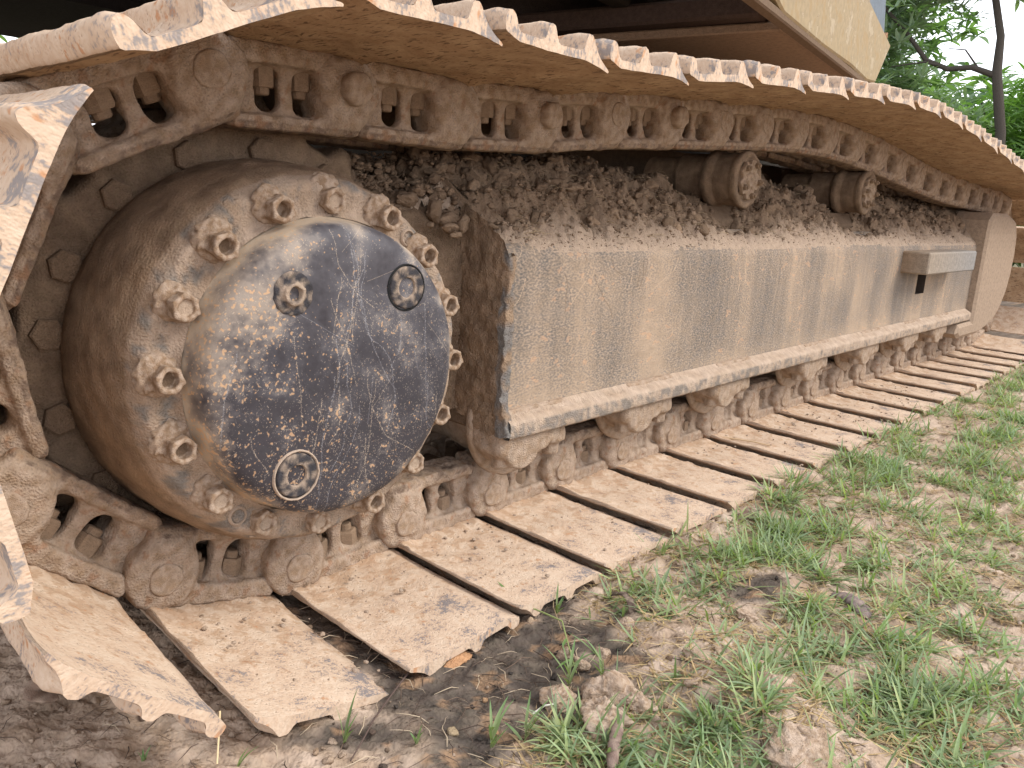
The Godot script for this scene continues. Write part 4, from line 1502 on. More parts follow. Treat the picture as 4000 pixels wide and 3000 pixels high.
func peel_texture() -> ImageTexture:
	var w := 512
	var a := bytes_of(noise_of(601, 0.012, 5), w, w)
	var b := bytes_of(noise_of(602, 0.05, 4), w, w)
	var data := PackedByteArray()
	data.resize(w * w * 3)
	for y in range(w):
		for x in range(w):
			var i := y * w + x
			var k := a[i] / 255.0 + 0.25 * (b[i] / 255.0 - 0.5)
			var g := 0.86 + 0.14 * (b[i] / 255.0)
			var c := Color(0.90, 0.86, 0.77) * g
			if k > 0.72:
				c = Color(0.97, 0.95, 0.91) * g
			elif k > 0.713:
				c = Color(0.55, 0.46, 0.36)
			elif k < 0.30:
				c = c.lerp(Color(0.84, 0.76, 0.62), 0.6)
			data[i * 3] = clampi(int(c.r * 255), 0, 255)
			data[i * 3 + 1] = clampi(int(c.g * 255), 0, 255)
			data[i * 3 + 2] = clampi(int(c.b * 255), 0, 255)
	return tex_rgb(data, w, w)

# ---------------------------------------------------------------- ground
func ground_y(x: float, z: float) -> float:
	var y := -0.036 + 0.008 * ss(0.3, 0.9, x)
	y += 0.010 * N1.get_noise_2d(x * 3.0, z * 3.0) * ss(0.25, 0.5, z)
	for m in [[0.43, 0.685, 0.085, 0.035], [0.52, 0.56, 0.07, 0.018], [0.30, 0.60, 0.05, 0.012], [0.42, 0.80, 0.07, 0.02], [0.75, 0.60, 0.12, 0.008]]:
		var dx: float = x - gx(m[0])
		var dz: float = z - m[1]
		y += m[3] * exp(-(dx * dx + dz * dz) / (m[2] * m[2]))
	y += 0.009 * ss(0.4, 0.75, x) * ss(0.7, 0.4, z)
	y += 0.014 * exp(-pow((z - 0.405) / 0.022, 2.0)) * ss(0.45, 0.7, x) * (0.6 + N2.get_noise_2d(x * 12.0, 1.0))
	var soft := 1.0 - 0.5 * dark_mask(x, z)
	y += (NC.get_noise_2d(x * 26.0, z * 26.0) + 0.6) * 0.011 * soft
	y += N2.get_noise_2d(x * 14.0, z * 14.0) * 0.006
	y += N3.get_noise_2d(x * 60.0, z * 60.0) * 0.0045 * (0.5 + 0.5 * soft)
	y -= maxf(0.0, 0.10 - absf(N2.get_noise_2d(x * 24.0 + 9.0, z * 24.0))) * 0.045
	return y

func dark_mask(x: float, z: float) -> float:
	var dx := (x - 0.315) / 0.27
	var dz := (z - 0.42) / 0.17
	var n := N2.get_noise_2d(x * 9.0, z * 9.0 + 4.0)
	var d := 1.0 - sqrt(dx * dx + dz * dz) + n * 0.55
	d = maxf(d, (0.55 * (1.0 - ss(0.30, 0.40, z)) - 0.1 + n * 0.3) * ss(0.0, 0.2, x))
	# a second dark stain in the grass
	var ex := (x - 0.75) / 0.12
	var ez := (z - 0.56) / 0.05
	d = maxf(d, 0.75 - sqrt(ex * ex + ez * ez) + n * 0.5)
	return ss(0.0, 0.42, d)

func spread(lo: float, hi: float, step: float, far: float) -> Array:
	var out := []
	var x := lo
	while x < hi:
		out.append(x)
		x += step
	var s := step
	while x < far:
		out.append(x)
		s *= 1.06
		x += s
	out.append(far)
	x = lo
	s = step
	while x > -far:
		s *= 1.06
		x -= s
		out.push_front(maxf(x, -far))
	return out

func build_ground() -> void:
	var xs := spread(-0.32, 1.15, 0.0058, 400.0)
	var zs := spread(0.0, 0.98, 0.0058, 400.0)
	var mb := MB.new()
	for x in xs:
		for z in zs:
			var near: bool = absf(x) < 7.0 and absf(z) < 7.0
			var y := ground_y(x, z) if near else -0.034
			var n := N2.get_noise_2d(x * 8.0, z * 8.0)
			var f := N3.get_noise_2d(x * 40.0, z * 40.0)
			var c := (DUST * 1.08).lerp(CLAY, clampf(0.26 + n * 0.9 + f * 0.5, 0, 1))
			if near:
				var d := dark_mask(x, z)
				c = c.lerp(DARKMUD.lerp(Color(0.135, 0.108, 0.086), clampf(0.4 + f * 1.6 + n, 0, 1)), d * 0.94)
				if d > 0.4 and N2.get_noise_2d(x * 16.0 + 50.0, z * 16.0) > 0.34:
					c = c.lerp(Color(0.42, 0.26, 0.15), 0.6)
				c = c.lerp(MUD, 0.30 * (1.0 - ss(0.1, 0.36, z)) * ss(-0.5, 0.0, z))
			if x > 9.0 or z < -4.0:
				c = c.lerp(Color(0.09, 0.12, 0.05), 0.6)
			mb.add(Vector3(x, y, z), c)
	mb.grid_index(0, xs.size(), zs.size(), true)
	var o := obj("ground", mb.mesh(), M.soil)
	tag(o, "bare tan clay ground with a dark wet oily patch beside the track", "ground", "", "structure")

# ---------------------------------------------------------------- grass
func blade(mb: MB, base: Vector3, yaw: float, len: float, lean: float, curl: float, w: float, c0: Color, c1: Color, twist := 0.0) -> void:
	var n := 5
	var p := base
	var ang := lean
	var fwd := Vector3(cos(yaw), 0, sin(yaw))
	var side := Vector3(-sin(yaw + twist), 0, cos(yaw + twist))
	var first := mb.v.size()
	for i in range(n + 1):
		var t := float(i) / n
		var d := fwd * sin(ang) + Vector3.UP * cos(ang)
		var up := -fwd * cos(ang) + Vector3.UP * sin(ang)
		var ww := w * (0.65 + 0.6 * t if t < 0.4 else 0.9 * (1.0 - pow((t - 0.4) / 0.6, 1.6)) + 0.02)
		var c := c0.lerp(c1, t)
		mb.add(p + side * ww * 0.5 + up * ww * 0.16, c)
		mb.add(p, c * 0.93)
		mb.add(p - side * ww * 0.5 + up * ww * 0.16, c)
		p += d * len / n
		ang += curl / n
	mb.grid_index(first, n + 1, 3, false)

func tuft(sd: int, dry: bool) -> ArrayMesh:
	var r := RandomNumberGenerator.new()
	r.seed = sd
	var mb := MB.new()
	for k in range(6):
		var g := r.randf_range(0.75, 1.2)
		var c0 := Color(0.9, 0.85, 0.6) * g
		var c1 := Color(1.0, 1.0, 1.0) * g
		if r.randf() < 0.12 and not dry:
			c1 = Color(2.2, 1.2, 1.4) * g
		var b := Vector3(r.randf_range(-0.008, 0.008), -0.004, r.randf_range(-0.008, 0.008))
		if dry:
			blade(mb, b + Vector3(0, 0.006, 0), r.randf() * TAU, r.randf_range(0.02, 0.05), r.randf_range(1.2, 1.6), r.randf_range(-0.4, 0.5), r.randf_range(0.0014, 0.0026), c0, c1, r.randf_range(-0.6, 0.6))
		else:
			blade(mb, b, r.randf() * TAU, r.randf_range(0.022, 0.064), r.randf_range(0.4, 1.5), r.randf_range(-0.1, 0.9), r.randf_range(0.0028, 0.0046), c0, c1, r.randf_range(-0.5, 0.5))
	return mb.mesh()

var PATCH := [[1.14, 0.46, 1], [1.48, 0.48, 1], [1.65, 0.58, 0.9], [2.09, 0.58, 0.8], [0.88, 0.52, 0.9], [0.78, 0.63, 1], [0.65, 0.76, 1], [0.63, 0.84, 0.9], [0.82, 0.86, 0.8], [0.68, 0.47, 0.55], [2.66, 0.45, 0.7], [0.54, 0.9, 0.8], [0.27, 0.62, 0.3], [0.49, 0.81, 0.7], [0.87, 0.74, 0.5], [0.35, 0.73, 0.7], [0.55, 0.74, 0.8], [0.63, 0.45, 0.4], [1.19, 0.79, 0.4]]
func grass_density(x: float, z: float) -> float:
	var d := 0.0
	for q in PATCH:
		var dx: float = (x - gx(q[0])) / (0.11 + 0.14 * maxf(0.0, q[0] - 0.6))
		var dz: float = (z - q[1]) / 0.05
		d = maxf(d, q[2] * exp(-(dx * dx + dz * dz) * 0.7))
	if x > 1.0 or z > 0.85:
		d = maxf(d, 0.30)
	d *= clampf(0.55 + 1.9 * N2.get_noise_2d(x * 7.0, z * 7.0 + 30.0), 0.0, 1.3)
	return d * ss(0.372, 0.41, z + 0.02 * N2.get_noise_2d(x * 10.0, 3.0)) * (1.0 - 0.9 * dark_mask(x, z) * ss(0.6, 0.5, x))

func build_grass() -> void:
	var r := RandomNumberGenerator.new()
	r.seed = 404
	for v in range(3):
		var xf := []
		var cl := []
		var tries := 0
		while xf.size() < 1200 and tries < 60000:
			tries += 1
			var x := 0.25 + 3.9 * pow(r.randf(), 1.6)
			var z := r.randf_range(0.375, 0.70 + 0.55 * r.randf())
			if r.randf() > grass_density(x, z):
				continue
			var s := r.randf_range(0.7, 1.25)
			xf.append(Transform3D(Basis(Vector3.UP, r.randf() * TAU).scaled(Vector3(s, s * r.randf_range(0.7, 1.1), s)), Vector3(x, ground_y(x, z), z)))
			var g := Color(0.25, 0.345, 0.175).lerp(Color(0.45, 0.49, 0.26), r.randf()).lerp(Color(0.25, 0.33, 0.23), r.randf() * 0.8)
			cl.append(g * r.randf_range(0.75, 1.3))
		var o := scatter("grass", tuft(700 + v, false), M.leaf, xf, cl)
		tag(o, ["short green creeping grass on the clay beside the track plates", "green grass blades mixed among the taller tufts beside the track", "spreading grass shoots scattered over the clay by the track"][v], "grass", "", "stuff")
	var xf := []
	var cl := []
	for k in range(12000):
		var x := 0.2 + 3.4 * pow(r.randf(), 1.5)
		var z := r.randf_range(0.37, 1.15)
		var d := grass_density(x, z)
		if r.randf() > 0.30 + 0.75 * d - 0.6 * dark_mask(x, z):
			continue
		var s := r.randf_range(0.6, 1.2)
		xf.append(Transform3D(Basis(Vector3.UP, r.randf() * TAU).scaled(Vector3(s, s * 0.6, s)), Vector3(x, ground_y(x, z), z)))
		cl.append(Color(0.50, 0.385, 0.24).lerp(Color(0.33, 0.22, 0.13), r.randf()) * r.randf_range(0.8, 1.2))
	var o := scatter("dry_grass", tuft(800, true), M.dry, xf, cl)
	tag(o, "dry straw-coloured grass lying flat between the green tufts", "dry grass", "", "stuff")

# ---------------------------------------------------------------- small things on the ground
func gx(x: float) -> float:
	return x * 1.017 + 0.022

func build_litter() -> void:
	var r := RandomNumberGenerator.new()
	r.seed = 55
	var xf := []
	var cl := []
	for k in range(5200):
		var x := -0.35 + 2.6 * pow(r.randf(), 1.3)
		var z := r.randf_range(0.10, 1.1)
		var d := dark_mask(x, z)
		if r.randf() < d * 0.5:
			continue
		var s := 0.0011 + 0.0055 * pow(r.randf(), 4.0)
		xf.append(Transform3D(Basis(Vector3(r.randf() - 0.5, r.randf() - 0.5, r.randf() - 0.5).normalized(), r.randf() * 6.0).scaled(Vector3(s, s * r.randf_range(0.5, 1.0), s)), Vector3(x, ground_y(x, z) + s * 0.3, z)))
		cl.append(DUST.lerp(CLAY, r.randf()).lerp(MUD, r.randf() * 0.5).lerp(DARKMUD, d * (1.0 if r.randf() < 0.85 else 0.0)) * 2.0)
	var o := scatter("ground_crumbs", lump(511, 9, 6, Vector3.ONE, 0.5, Color(0.5, 0.5, 0.5), Color(0.44, 0.44, 0.44)), M.clod, xf, cl)
	tag(o, "small clay crumbs and grit strewn over the ground", "soil", "", "stuff")
	xf = []
	cl = []
	for k in range(4200):
		var x := -0.3 + 1.5 * r.randf()
		var z := r.randf_range(0.15, 0.85)
		if r.randf() > 0.25 + 0.75 * dark_mask(x, z):
			continue
		var s := r.randf_range(0.3, 1.2)
		xf.append(Transform3D(Basis(Vector3.UP, r.randf() * TAU) * Basis(Vector3.BACK, r.randf_range(-0.2, 0.2)) * Basis.from_scale(Vector3(s, s, s)), Vector3(x, ground_y(x, z) + 0.001, z)))
		cl.append(Color(0.05, 0.035, 0.028).lerp(Color(0.16, 0.11, 0.08), r.randf()) if r.randf() < 0.8 else Color(0.42, 0.33, 0.23))
	o = scatter("twig_litter", fibre_mesh(), M.dry, xf, cl)
	tag(o, "thin dark rootlets and twig bits pressed into the wet mud", "twigs", "", "stuff")
	# crumbs lying on the lower shoes
	xf = []
	cl = []
	for k in range(1100):
		var i := int(13.0 * pow(r.randf(), 0.9))
		var x := 0.0346 + PIN * i + r.randf_range(0.01, 0.165)
		var z := 0.13 + 0.24 * pow(r.randf(), 1.5)
		var s := 0.0007 + 0.0036 * pow(r.randf(), 4.0)
		xf.append(Transform3D(Basis(Vector3(r.randf() - 0.5, r.randf() - 0.5, r.randf() - 0.5).normalized(), r.randf() * 6.0).scaled(Vector3(s, s * 0.7, s)), Vector3(x, (0.012 - 0.17 * (x - 0.05) if i == 0 else (-0.008 if i == 1 else -0.003)) + s * 0.3, z)))
		cl.append(DUST.lerp(CLAY, r.randf() * 0.9) * 1.9)
	o = scatter("clay_crumbs", lump(512, 9, 6, Vector3.ONE, 0.5, Color(0.5, 0.5, 0.5), Color(0.4, 0.4, 0.4)), M.clod, xf, cl)
	tag(o, "clay crumbs fallen on the flat inner faces of the lower track plates", "soil", "", "stuff")

	# clods: [x, z, radius, height share, seed, label]
	var clods := [
		[0.335, 0.555, 0.036, 0.85, 1, "largest pale clay clod in front, standing on edge at the rim of the dark mud"],
		[0.300, 0.525, 0.026, 0.60, 2, "brown clay clod at the dark mud's edge, behind the largest pale clod"],
		[0.293, 0.592, 0.034, 0.70, 3, "crumbly clay clod between the largest pale clod and the dry stick"],
		[0.345, 0.598, 0.030, 0.60, 4, "buff clay clod half in the grass, nearest to the dry stick's upper end"],
		[0.551, 0.515, 0.030, 0.45, 5, "flat tan clod resting on dark roots behind the grassy soil mound"],
		[0.385, 0.775, 0.058, 0.30, 6, "broad reddish clay slab at the bottom edge among grass"],
		[0.46, 0.70, 0.026, 0.5, 7, "rounded pale clod on top of the grassy soil mound"],
		[0.59, 0.43, 0.014, 0.6, 8, "small pale yellowish clod close to the third track plate's corner"],
		[0.86, 0.61, 0.026, 0.5, 9, "tan clod deep in the thick green grass patch"],
		[0.62, 0.59, 0.016, 0.6, 10, "small orange clod beside the black stain in the grass"],
	]
	for c in clods:
		var lm := lump(520 + c[4], 56, 40, Vector3(1.0, c[3], 0.85), 0.42, DUST, CLAY)
		var m := obj("clay_clod", lm, M.clod, self, Transform3D(Basis(Vector3.UP, c[4] * 1.7).scaled(Vector3.ONE * c[2]), Vector3(gx(c[0]), ground_y(gx(c[0]), c[1]) + c[2] * c[3] * 0.12, c[1])))
		tag(m, c[5], "clod", "clay clods on the ground")
	for k in range(26):
		var x := r.randf_range(0.33, 0.58)
		var z := r.randf_range(0.46, 0.78)
		var rad := r.randf_range(0.006, 0.016)
		var m := obj("clay_clod", lump(600 + k % 6, 30, 20, Vector3(1.0, 0.7, 0.85), 0.42, DUST, CLAY), M.clod, self, Transform3D(Basis(Vector3.UP, r.randf() * 6.0).scaled(Vector3.ONE * rad), Vector3(x, ground_y(x, z) + rad * 0.25, z)))
		tag(m, "small crumbly clay lump strewn about the grassy soil mound in front", "clod", "clay clods on the ground")
	# pebbles
	var peb := [
		[0.172, 0.477, 0.0085, Color(0.36, 0.27, 0.17), "olive-brown pebble alone on the dark mud in the foreground"],
		[0.047, 0.357, 0.0060, Color(0.42, 0.27, 0.16), "small tan pebble under the outer end of the second track plate"],
		[-0.137, 0.004, 0.0075, Color(0.42, 0.42, 0.42), "pale grey stone under the curling track at the picture's edge"],
		[0.20, 0.515, 0.0055, Color(0.42, 0.25, 0.14), "orange pebble next to the orange clay smear in the mud"],
		[0.24, 0.46, 0.0045, Color(0.45, 0.28, 0.16), "tiny orange pebble on black mud behind the foreground sprig"],
		[0.40, 0.385, 0.0050, Color(0.46, 0.33, 0.22), "pale pebble in the mud near the long green runner's root"],
		[0.085, 0.47, 0.0050, Color(0.10, 0.075, 0.06), "dark round pebble left of the olive-brown one"],
		[0.105, 0.425, 0.0042, Color(0.12, 0.085, 0.065), "dark pebble beside the thin twig in the foreground"],
	]
	for q in peb:
		var m := obj("pebble", lump(560 + int(q[2] * 9000.0), 26, 18, Vector3(1.0, 0.7, 0.85), 0.32, q[3], q[3] * 0.8), M.clod, self, Transform3D(Basis(Vector3.UP, q[0] * 30.0).scaled(Vector3.ONE * q[2]), Vector3(gx(q[0]), ground_y(gx(q[0]), q[1]) + q[2] * 0.4, q[1])))
		tag(m, q[4], "pebble", "pebbles on the mud")
	# clay cake squeezed out under a shoe
	var cake := lump(590, 60, 40, Vector3(0.036, 0.009, 0.016), 0.35, Color(0.50, 0.28, 0.15), Color(0.42, 0.23, 0.12))
	var ck := obj("clay_cake", cake, M.clod, self, Transform3D(Basis(Vector3.UP, 0.1) * Basis(Vector3.RIGHT, 0.15), Vector3(0.290, -0.034, 0.384)))
	tag(ck, "smooth orange cake of clay stuck under the outer edge of a track plate", "clay")
	# seed pods and bark strips
	pod("seed_pod", [Vector3(0.885, -0.018, 0.415), Vector3(0.93, -0.010, 0.416), Vector3(0.98, -0.008, 0.414), Vector3(1.02, -0.012, 0.411)], 0.0105, 0.0035, Color(0.23, 0.15, 0.12), "flat brown seed pod leaning on straw beside the plates' outer corners")
	pod("seed_pod", [Vector3(-0.055, -0.010, 0.168), Vector3(-0.085, -0.004, 0.158), Vector3(-0.115, -0.003, 0.149), Vector3(-0.131, -0.010, 0.148), Vector3(-0.135, -0.018, 0.156), Vector3(-0.116, -0.023, 0.172)], 0.0105, 0.003, Color(0.21, 0.14, 0.10), "curled brown pod strip under the curling shoe at the left")
	pod("seed_pod", [Vector3(0.785, -0.022, 0.645), Vector3(0.775, -0.012, 0.67), Vector3(0.765, -0.012, 0.69), Vector3(0.756, -0.022, 0.71)], 0.012, 0.006, Color(0.20, 0.155, 0.145), "grey-brown curled pod half hidden in the thick grass")
	pod("seed_pod", [Vector3(0.53, -0.018, 0.425), Vector3(0.528, -0.008, 0.445), Vector3(0.52, -0.012, 0.465), Vector3(0.51, -0.028, 0.478)], 0.006, 0.002, Color(0.10, 0.07, 0.055), "dark thin arched pod behind the flat tan clod")
	pod("dry_stick", [Vector3(0.235, -0.018, 0.645), Vector3(0.262, -0.012, 0.628), Vector3(0.29, -0.010, 0.613), Vector3(0.315, -0.012, 0.598)], 0.0065, 0.0055, Color(0.22, 0.15, 0.125), "thick brown dry stick rising out of the foreground grass")
	stick([Vector3(0.195, -0.022, 0.375), Vector3(0.155, -0.026, 0.392), Vector3(0.115, -0.028, 0.412), Vector3(0.09, -0.026, 0.430), Vector3(0.06, -0.029, 0.447)], 0.0011, Color(0.10, 0.07, 0.055), "thin dark twig lying across the mud towards the camera")
	stick([Vector3(-0.030, 0.028, 0.36), Vector3(-0.038, 0.010, 0.372), Vector3(-0.045, -0.012, 0.381)], 0.0011, Color(0.62, 0.48, 0.28), "pale straw dangling from the tip of the tilted lower track plate")
	stick([Vector3(0.25, -0.026, 0.525), Vector3(0.262, -0.018, 0.531), Vector3(0.275, -0.020, 0.535)], 0.0014, Color(0.62, 0.58, 0.50), "short whitish split stem on the dark mud by the clods")
	stick([Vector3(0.49, -0.02, 0.33), Vector3(0.475, -0.018, 0.36), Vector3(0.44, -0.02, 0.39), Vector3(0.41, -0.026, 0.43)], 0.0009, Color(0.30, 0.22, 0.13), "dry brown stem lying beside the green runner")
	stick([Vector3(1.33, 0.004, 0.155), Vector3(1.35, 0.006, 0.22), Vector3(1.36, 0.004, 0.26)], 0.0022, Color(0.50, 0.36, 0.22), "straw-coloured stalk lying on a middle lower track plate")
	# sprigs in the foreground mud
	sprig(Vector3(0.075, 0, 0.417), 5, 0.062, 71, "upright green grass sprig in the mud, second from the left along the bottom")
	sprig(Vector3(-0.020, 0, 0.372), 3, 0.045, 72, "single tall narrow grass blade at the bottom edge, beside the tilted plate's straw")
	sprig(Vector3(-0.082, 0, 0.300), 4, 0.024, 73, "tiny low grass sprig in the tan dirt at the lower left corner")
	sprig(Vector3(0.130, 0, 0.469), 4, 0.032, 74, "small grass sprig in front of the olive-brown pebble")
	sprig(Vector3(0.187, 0, 0.523), 9, 0.052, 75, "leafy branching grass sprig in the middle of the foreground mud")
	sprig(Vector3(0.215, 0, 0.545), 7, 0.050, 76, "grass sprig leaning over the orange clay smear")
	sprig(Vector3(0.33, 0, 0.51), 8, 0.055, 77, "grass sprig growing between the clay clods at the mud's rim")
	sprig(Vector3(0.445, 0, 0.392), 7, 0.034, 78, "low grass sprig in the gap beside the fourth track plate")
	sprig(Vector3(0.335, 0, 0.365), 5, 0.026, 79, "small sprig growing under the plate's corner by the runner's tip")
	sprig(Vector3(0.37, 0, 0.53), 8, 0.060, 80, "arching grass sprig behind the largest clod")
	# long runner: stem with a leafy tip
	var rn := node("grass_runner", self, Transform3D(Basis(), Vector3(0.381, -0.033, 0.504)))
	var mb := MB.new()
	tube(mb, [Vector3(0, 0, 0), Vector3(0.025, 0.014, -0.035), Vector3(0.052, 0.022, -0.068), Vector3(0.053, 0.020, -0.10), Vector3(0.052, 0.018, -0.135), Vector3(0.05, 0.022, -0.165)], [0.0010, 0.0010, 0.0011, 0.0012, 0.0010, 0.0006], 6, Color(0.36, 0.40, 0.17))
	obj("stem", mb.mesh(), M.leaf, rn)
	mb = MB.new()
	for q in [[Vector3(0.05, 0.022, -0.16), -1.4, 0.035], [Vector3(0.051, 0.02, -0.15), -1.9, 0.03], [Vector3(0.051, 0.019, -0.142), -1.0, 0.03], [Vector3(0.03, 0.016, -0.042), 2.6, 0.04], [Vector3(0.01, 0.008, -0.015), 2.9, 0.05]]:
		blade(mb, q[0], q[1], q[2], 1.25, 0.2, 0.0045, Color(0.24, 0.36, 0.13), Color(0.15, 0.27, 0.09))
	obj("leaf", mb.mesh(), M.leaf, rn)
	tag(rn, "long creeping grass runner bent across the dark mud with a leafy tip", "grass runner")

func pod(called: String, pts: Array, w: float, t: float, col: Color, label: String) -> void:
	var mb := MB.new()
	var cv := Curve3D.new()
	for k in range(pts.size()):
		var tg: Vector3 = (pts[mini(k + 1, pts.size() - 1)] - pts[maxi(k - 1, 0)]) * 0.17
		cv.add_point(pts[k], -tg, tg)
	var nn := noise_of(int(col.r * 1000.0) + pts.size(), 120.0, 3)
	var n := 30
	var seg := 12
	var ln := cv.get_baked_length()
	var prev := Vector3.UP
	for i in range(n + 1):
		var f := float(i) / n
		var p := cv.sample_baked(ln * f, true)
		var d := (cv.sample_baked(minf(ln, ln * f + 0.002), true) - cv.sample_baked(maxf(0, ln * f - 0.002), true)).normalized()
		var side := d.cross(Vector3.UP).normalized()
		var up := side.cross(d)
		var taper := sqrt(clampf(minf(f * 9.0, (1.0 - f) * 7.0), 0.0, 1.0)) * (1.0 + 0.12 * sin(f * 50.0) * (1.0 if w > 0.01 else 0.4))
		for j in range(seg):
			var a := TAU * j / seg
			var q := p + side * cos(a) * w * taper + up * sin(a) * t * taper
			q += Vector3.ONE * nn.get_noise_3dv(q) * 0.0012
			mb.add(q, col.lerp(DUST, clampf(0.16 + nn.get_noise_3dv(q * 0.7) * 0.9, 0, 0.6)))
	mb.grid_index(0, n + 1, seg, false, true)
	var o := obj(called, mb.mesh(), M.mudfine, self, Transform3D(Basis(), Vector3(gx(pts[0].x) - pts[0].x, 0.006 if pts[0].x < 0.0 else -0.003, 0)))
	tag(o, label, "stick" if called == "dry_stick" else "seed pod", "" if called == "dry_stick" else "dry pods on the ground")

func stick(pts: Array, rad: float, col: Color, label: String) -> void:
	var mb := MB.new()
	var rr := []
	for k in range(pts.size()):
		rr.append(rad * (1.0 - 0.35 * k / pts.size()))
	tube(mb, pts, rr, 7, col)
	var o := obj("twig", mb.mesh(), M.dry, self, Transform3D(Basis(), Vector3(gx(pts[0].x) - pts[0].x, -0.003, 0)))
	tag(o, label, "twig", "loose twigs and straws")

func sprig(at: Vector3, n: int, len: float, sd: int, label: String) -> void:
	var r := RandomNumberGenerator.new()
	r.seed = sd
	var mb := MB.new()
	var h := len * 0.55
	var p := Vector3(0, -0.004, 0)
	for k in range(n):
		var g := Color(0.13, 0.25, 0.10).lerp(Color(0.20, 0.32, 0.14), r.randf()) * r.randf_range(0.85, 1.15)
		var b := p + Vector3(0, h * k / n, 0) if n > 5 else p
		blade(mb, b, r.randf() * TAU, len * r.randf_range(0.55, 1.05), r.randf_range(0.05, 0.6) + (0.3 if n > 5 else 0.0), r.randf_range(0.1, 0.7), r.randf_range(0.003, 0.0048), Color(0.32, 0.36, 0.18), g)
	if n > 5:
		tube(mb, [p, p + Vector3(0.001, h * 0.5, 0.001), p + Vector3(0, h, 0)], [0.0010, 0.0009, 0.0006], 5, Color(0.30, 0.34, 0.16))
	at.x = gx(at.x)
	at.y = ground_y(at.x, at.z)
	var o := obj("grass_sprig", mb.mesh(), M.leaf, self, Transform3D(Basis(), at))
	tag(o, label, "grass sprig", "grass sprigs in the foreground mud")

# ---------------------------------------------------------------- trees
func leaf_cluster(sd: int, n: int, len: float, w: float) -> ArrayMesh:
	var r := RandomNumberGenerator.new()
	r.seed = sd
	var mb := MB.new()
	for k in range(n):
		var yaw := TAU * k / n + r.randf_range(-0.4, 0.4)
		var l := len * r.randf_range(0.65, 1.15)
		var g := r.randf_range(0.75, 1.25)
		var lean := r.randf_range(0.7, 1.7)
		blade(mb, Vector3(cos(yaw), r.randf_range(-0.4, 0.4), sin(yaw)) * 0.02, yaw, l, lean, r.randf_range(0.2, 1.0), w * r.randf_range(0.8, 1.15), Color(g, g, g), Color(g, g, g), r.randf_range(-0.5, 0.5))
	return mb.mesh()

# crowns: list of [centre, radii, how many clusters]; gaps: list of [centre, radius]
func tree(called: String, label: String, at: Vector3, limbs: Array, crowns: Array, cluster: ArrayMesh, cols: Array, sd: int, gaps := [], group := "") -> void:
	var r := RandomNumberGenerator.new()
	r.seed = sd
	var t := node(called, self, Transform3D(Basis.from_scale(Vector3(1, 0.94, 1)), at))
	for k in range(limbs.size()):
		var mb := MB.new()
		var thin := []
		for q in limbs[k][1]:
			thin.append(q * (0.55 if called == "branching_tree" else 1.0))
		tube(mb, limbs[k][0], thin, 12, Color(0.085, 0.072, 0.062))
		obj("trunk" if k == 0 else "branch", mb.mesh(), M.bark, t)
	var xf := []
	var cl := []
	for c in crowns:
		var done := 0
		while done < c[2]:
			var d := Vector3(r.randf_range(-1, 1), r.randf_range(-1, 1), r.randf_range(-1, 1))
			if d.length() > 1.0:
				continue
			done += 1
			d *= 0.6 + 0.4 * d.length()
			var p: Vector3 = c[0] + d * c[1]
			var clump := N1.get_noise_3d(p.x * 1.6 + sd, p.y * 1.6, p.z * 1.6)
			if clump < -0.16:
				continue
			var hole := false
			for g in gaps:
				var q: Vector3 = (p - g[0]) / g[1]
				if q.length() < 1.0 - 0.25 * r.randf():
					hole = true
			if hole:
				continue
			var s := r.randf_range(0.7, 1.25)
			xf.append(Transform3D(Basis(Vector3.UP, r.randf() * TAU) * Basis(Vector3.RIGHT, r.randf_range(-0.7, 0.7)) * Basis.from_scale(Vector3(s, s, s)), p))
			cl.append((cols[0] as Color).lerp(cols[1], clampf(0.5 + clump * 1.4 + r.randf_range(-0.3, 0.3), 0, 1)))
	scatter("crown", cluster, M.leaf, xf, cl, t).set_meta("kind", "stuff")
	tag(t, label, "tree", group)

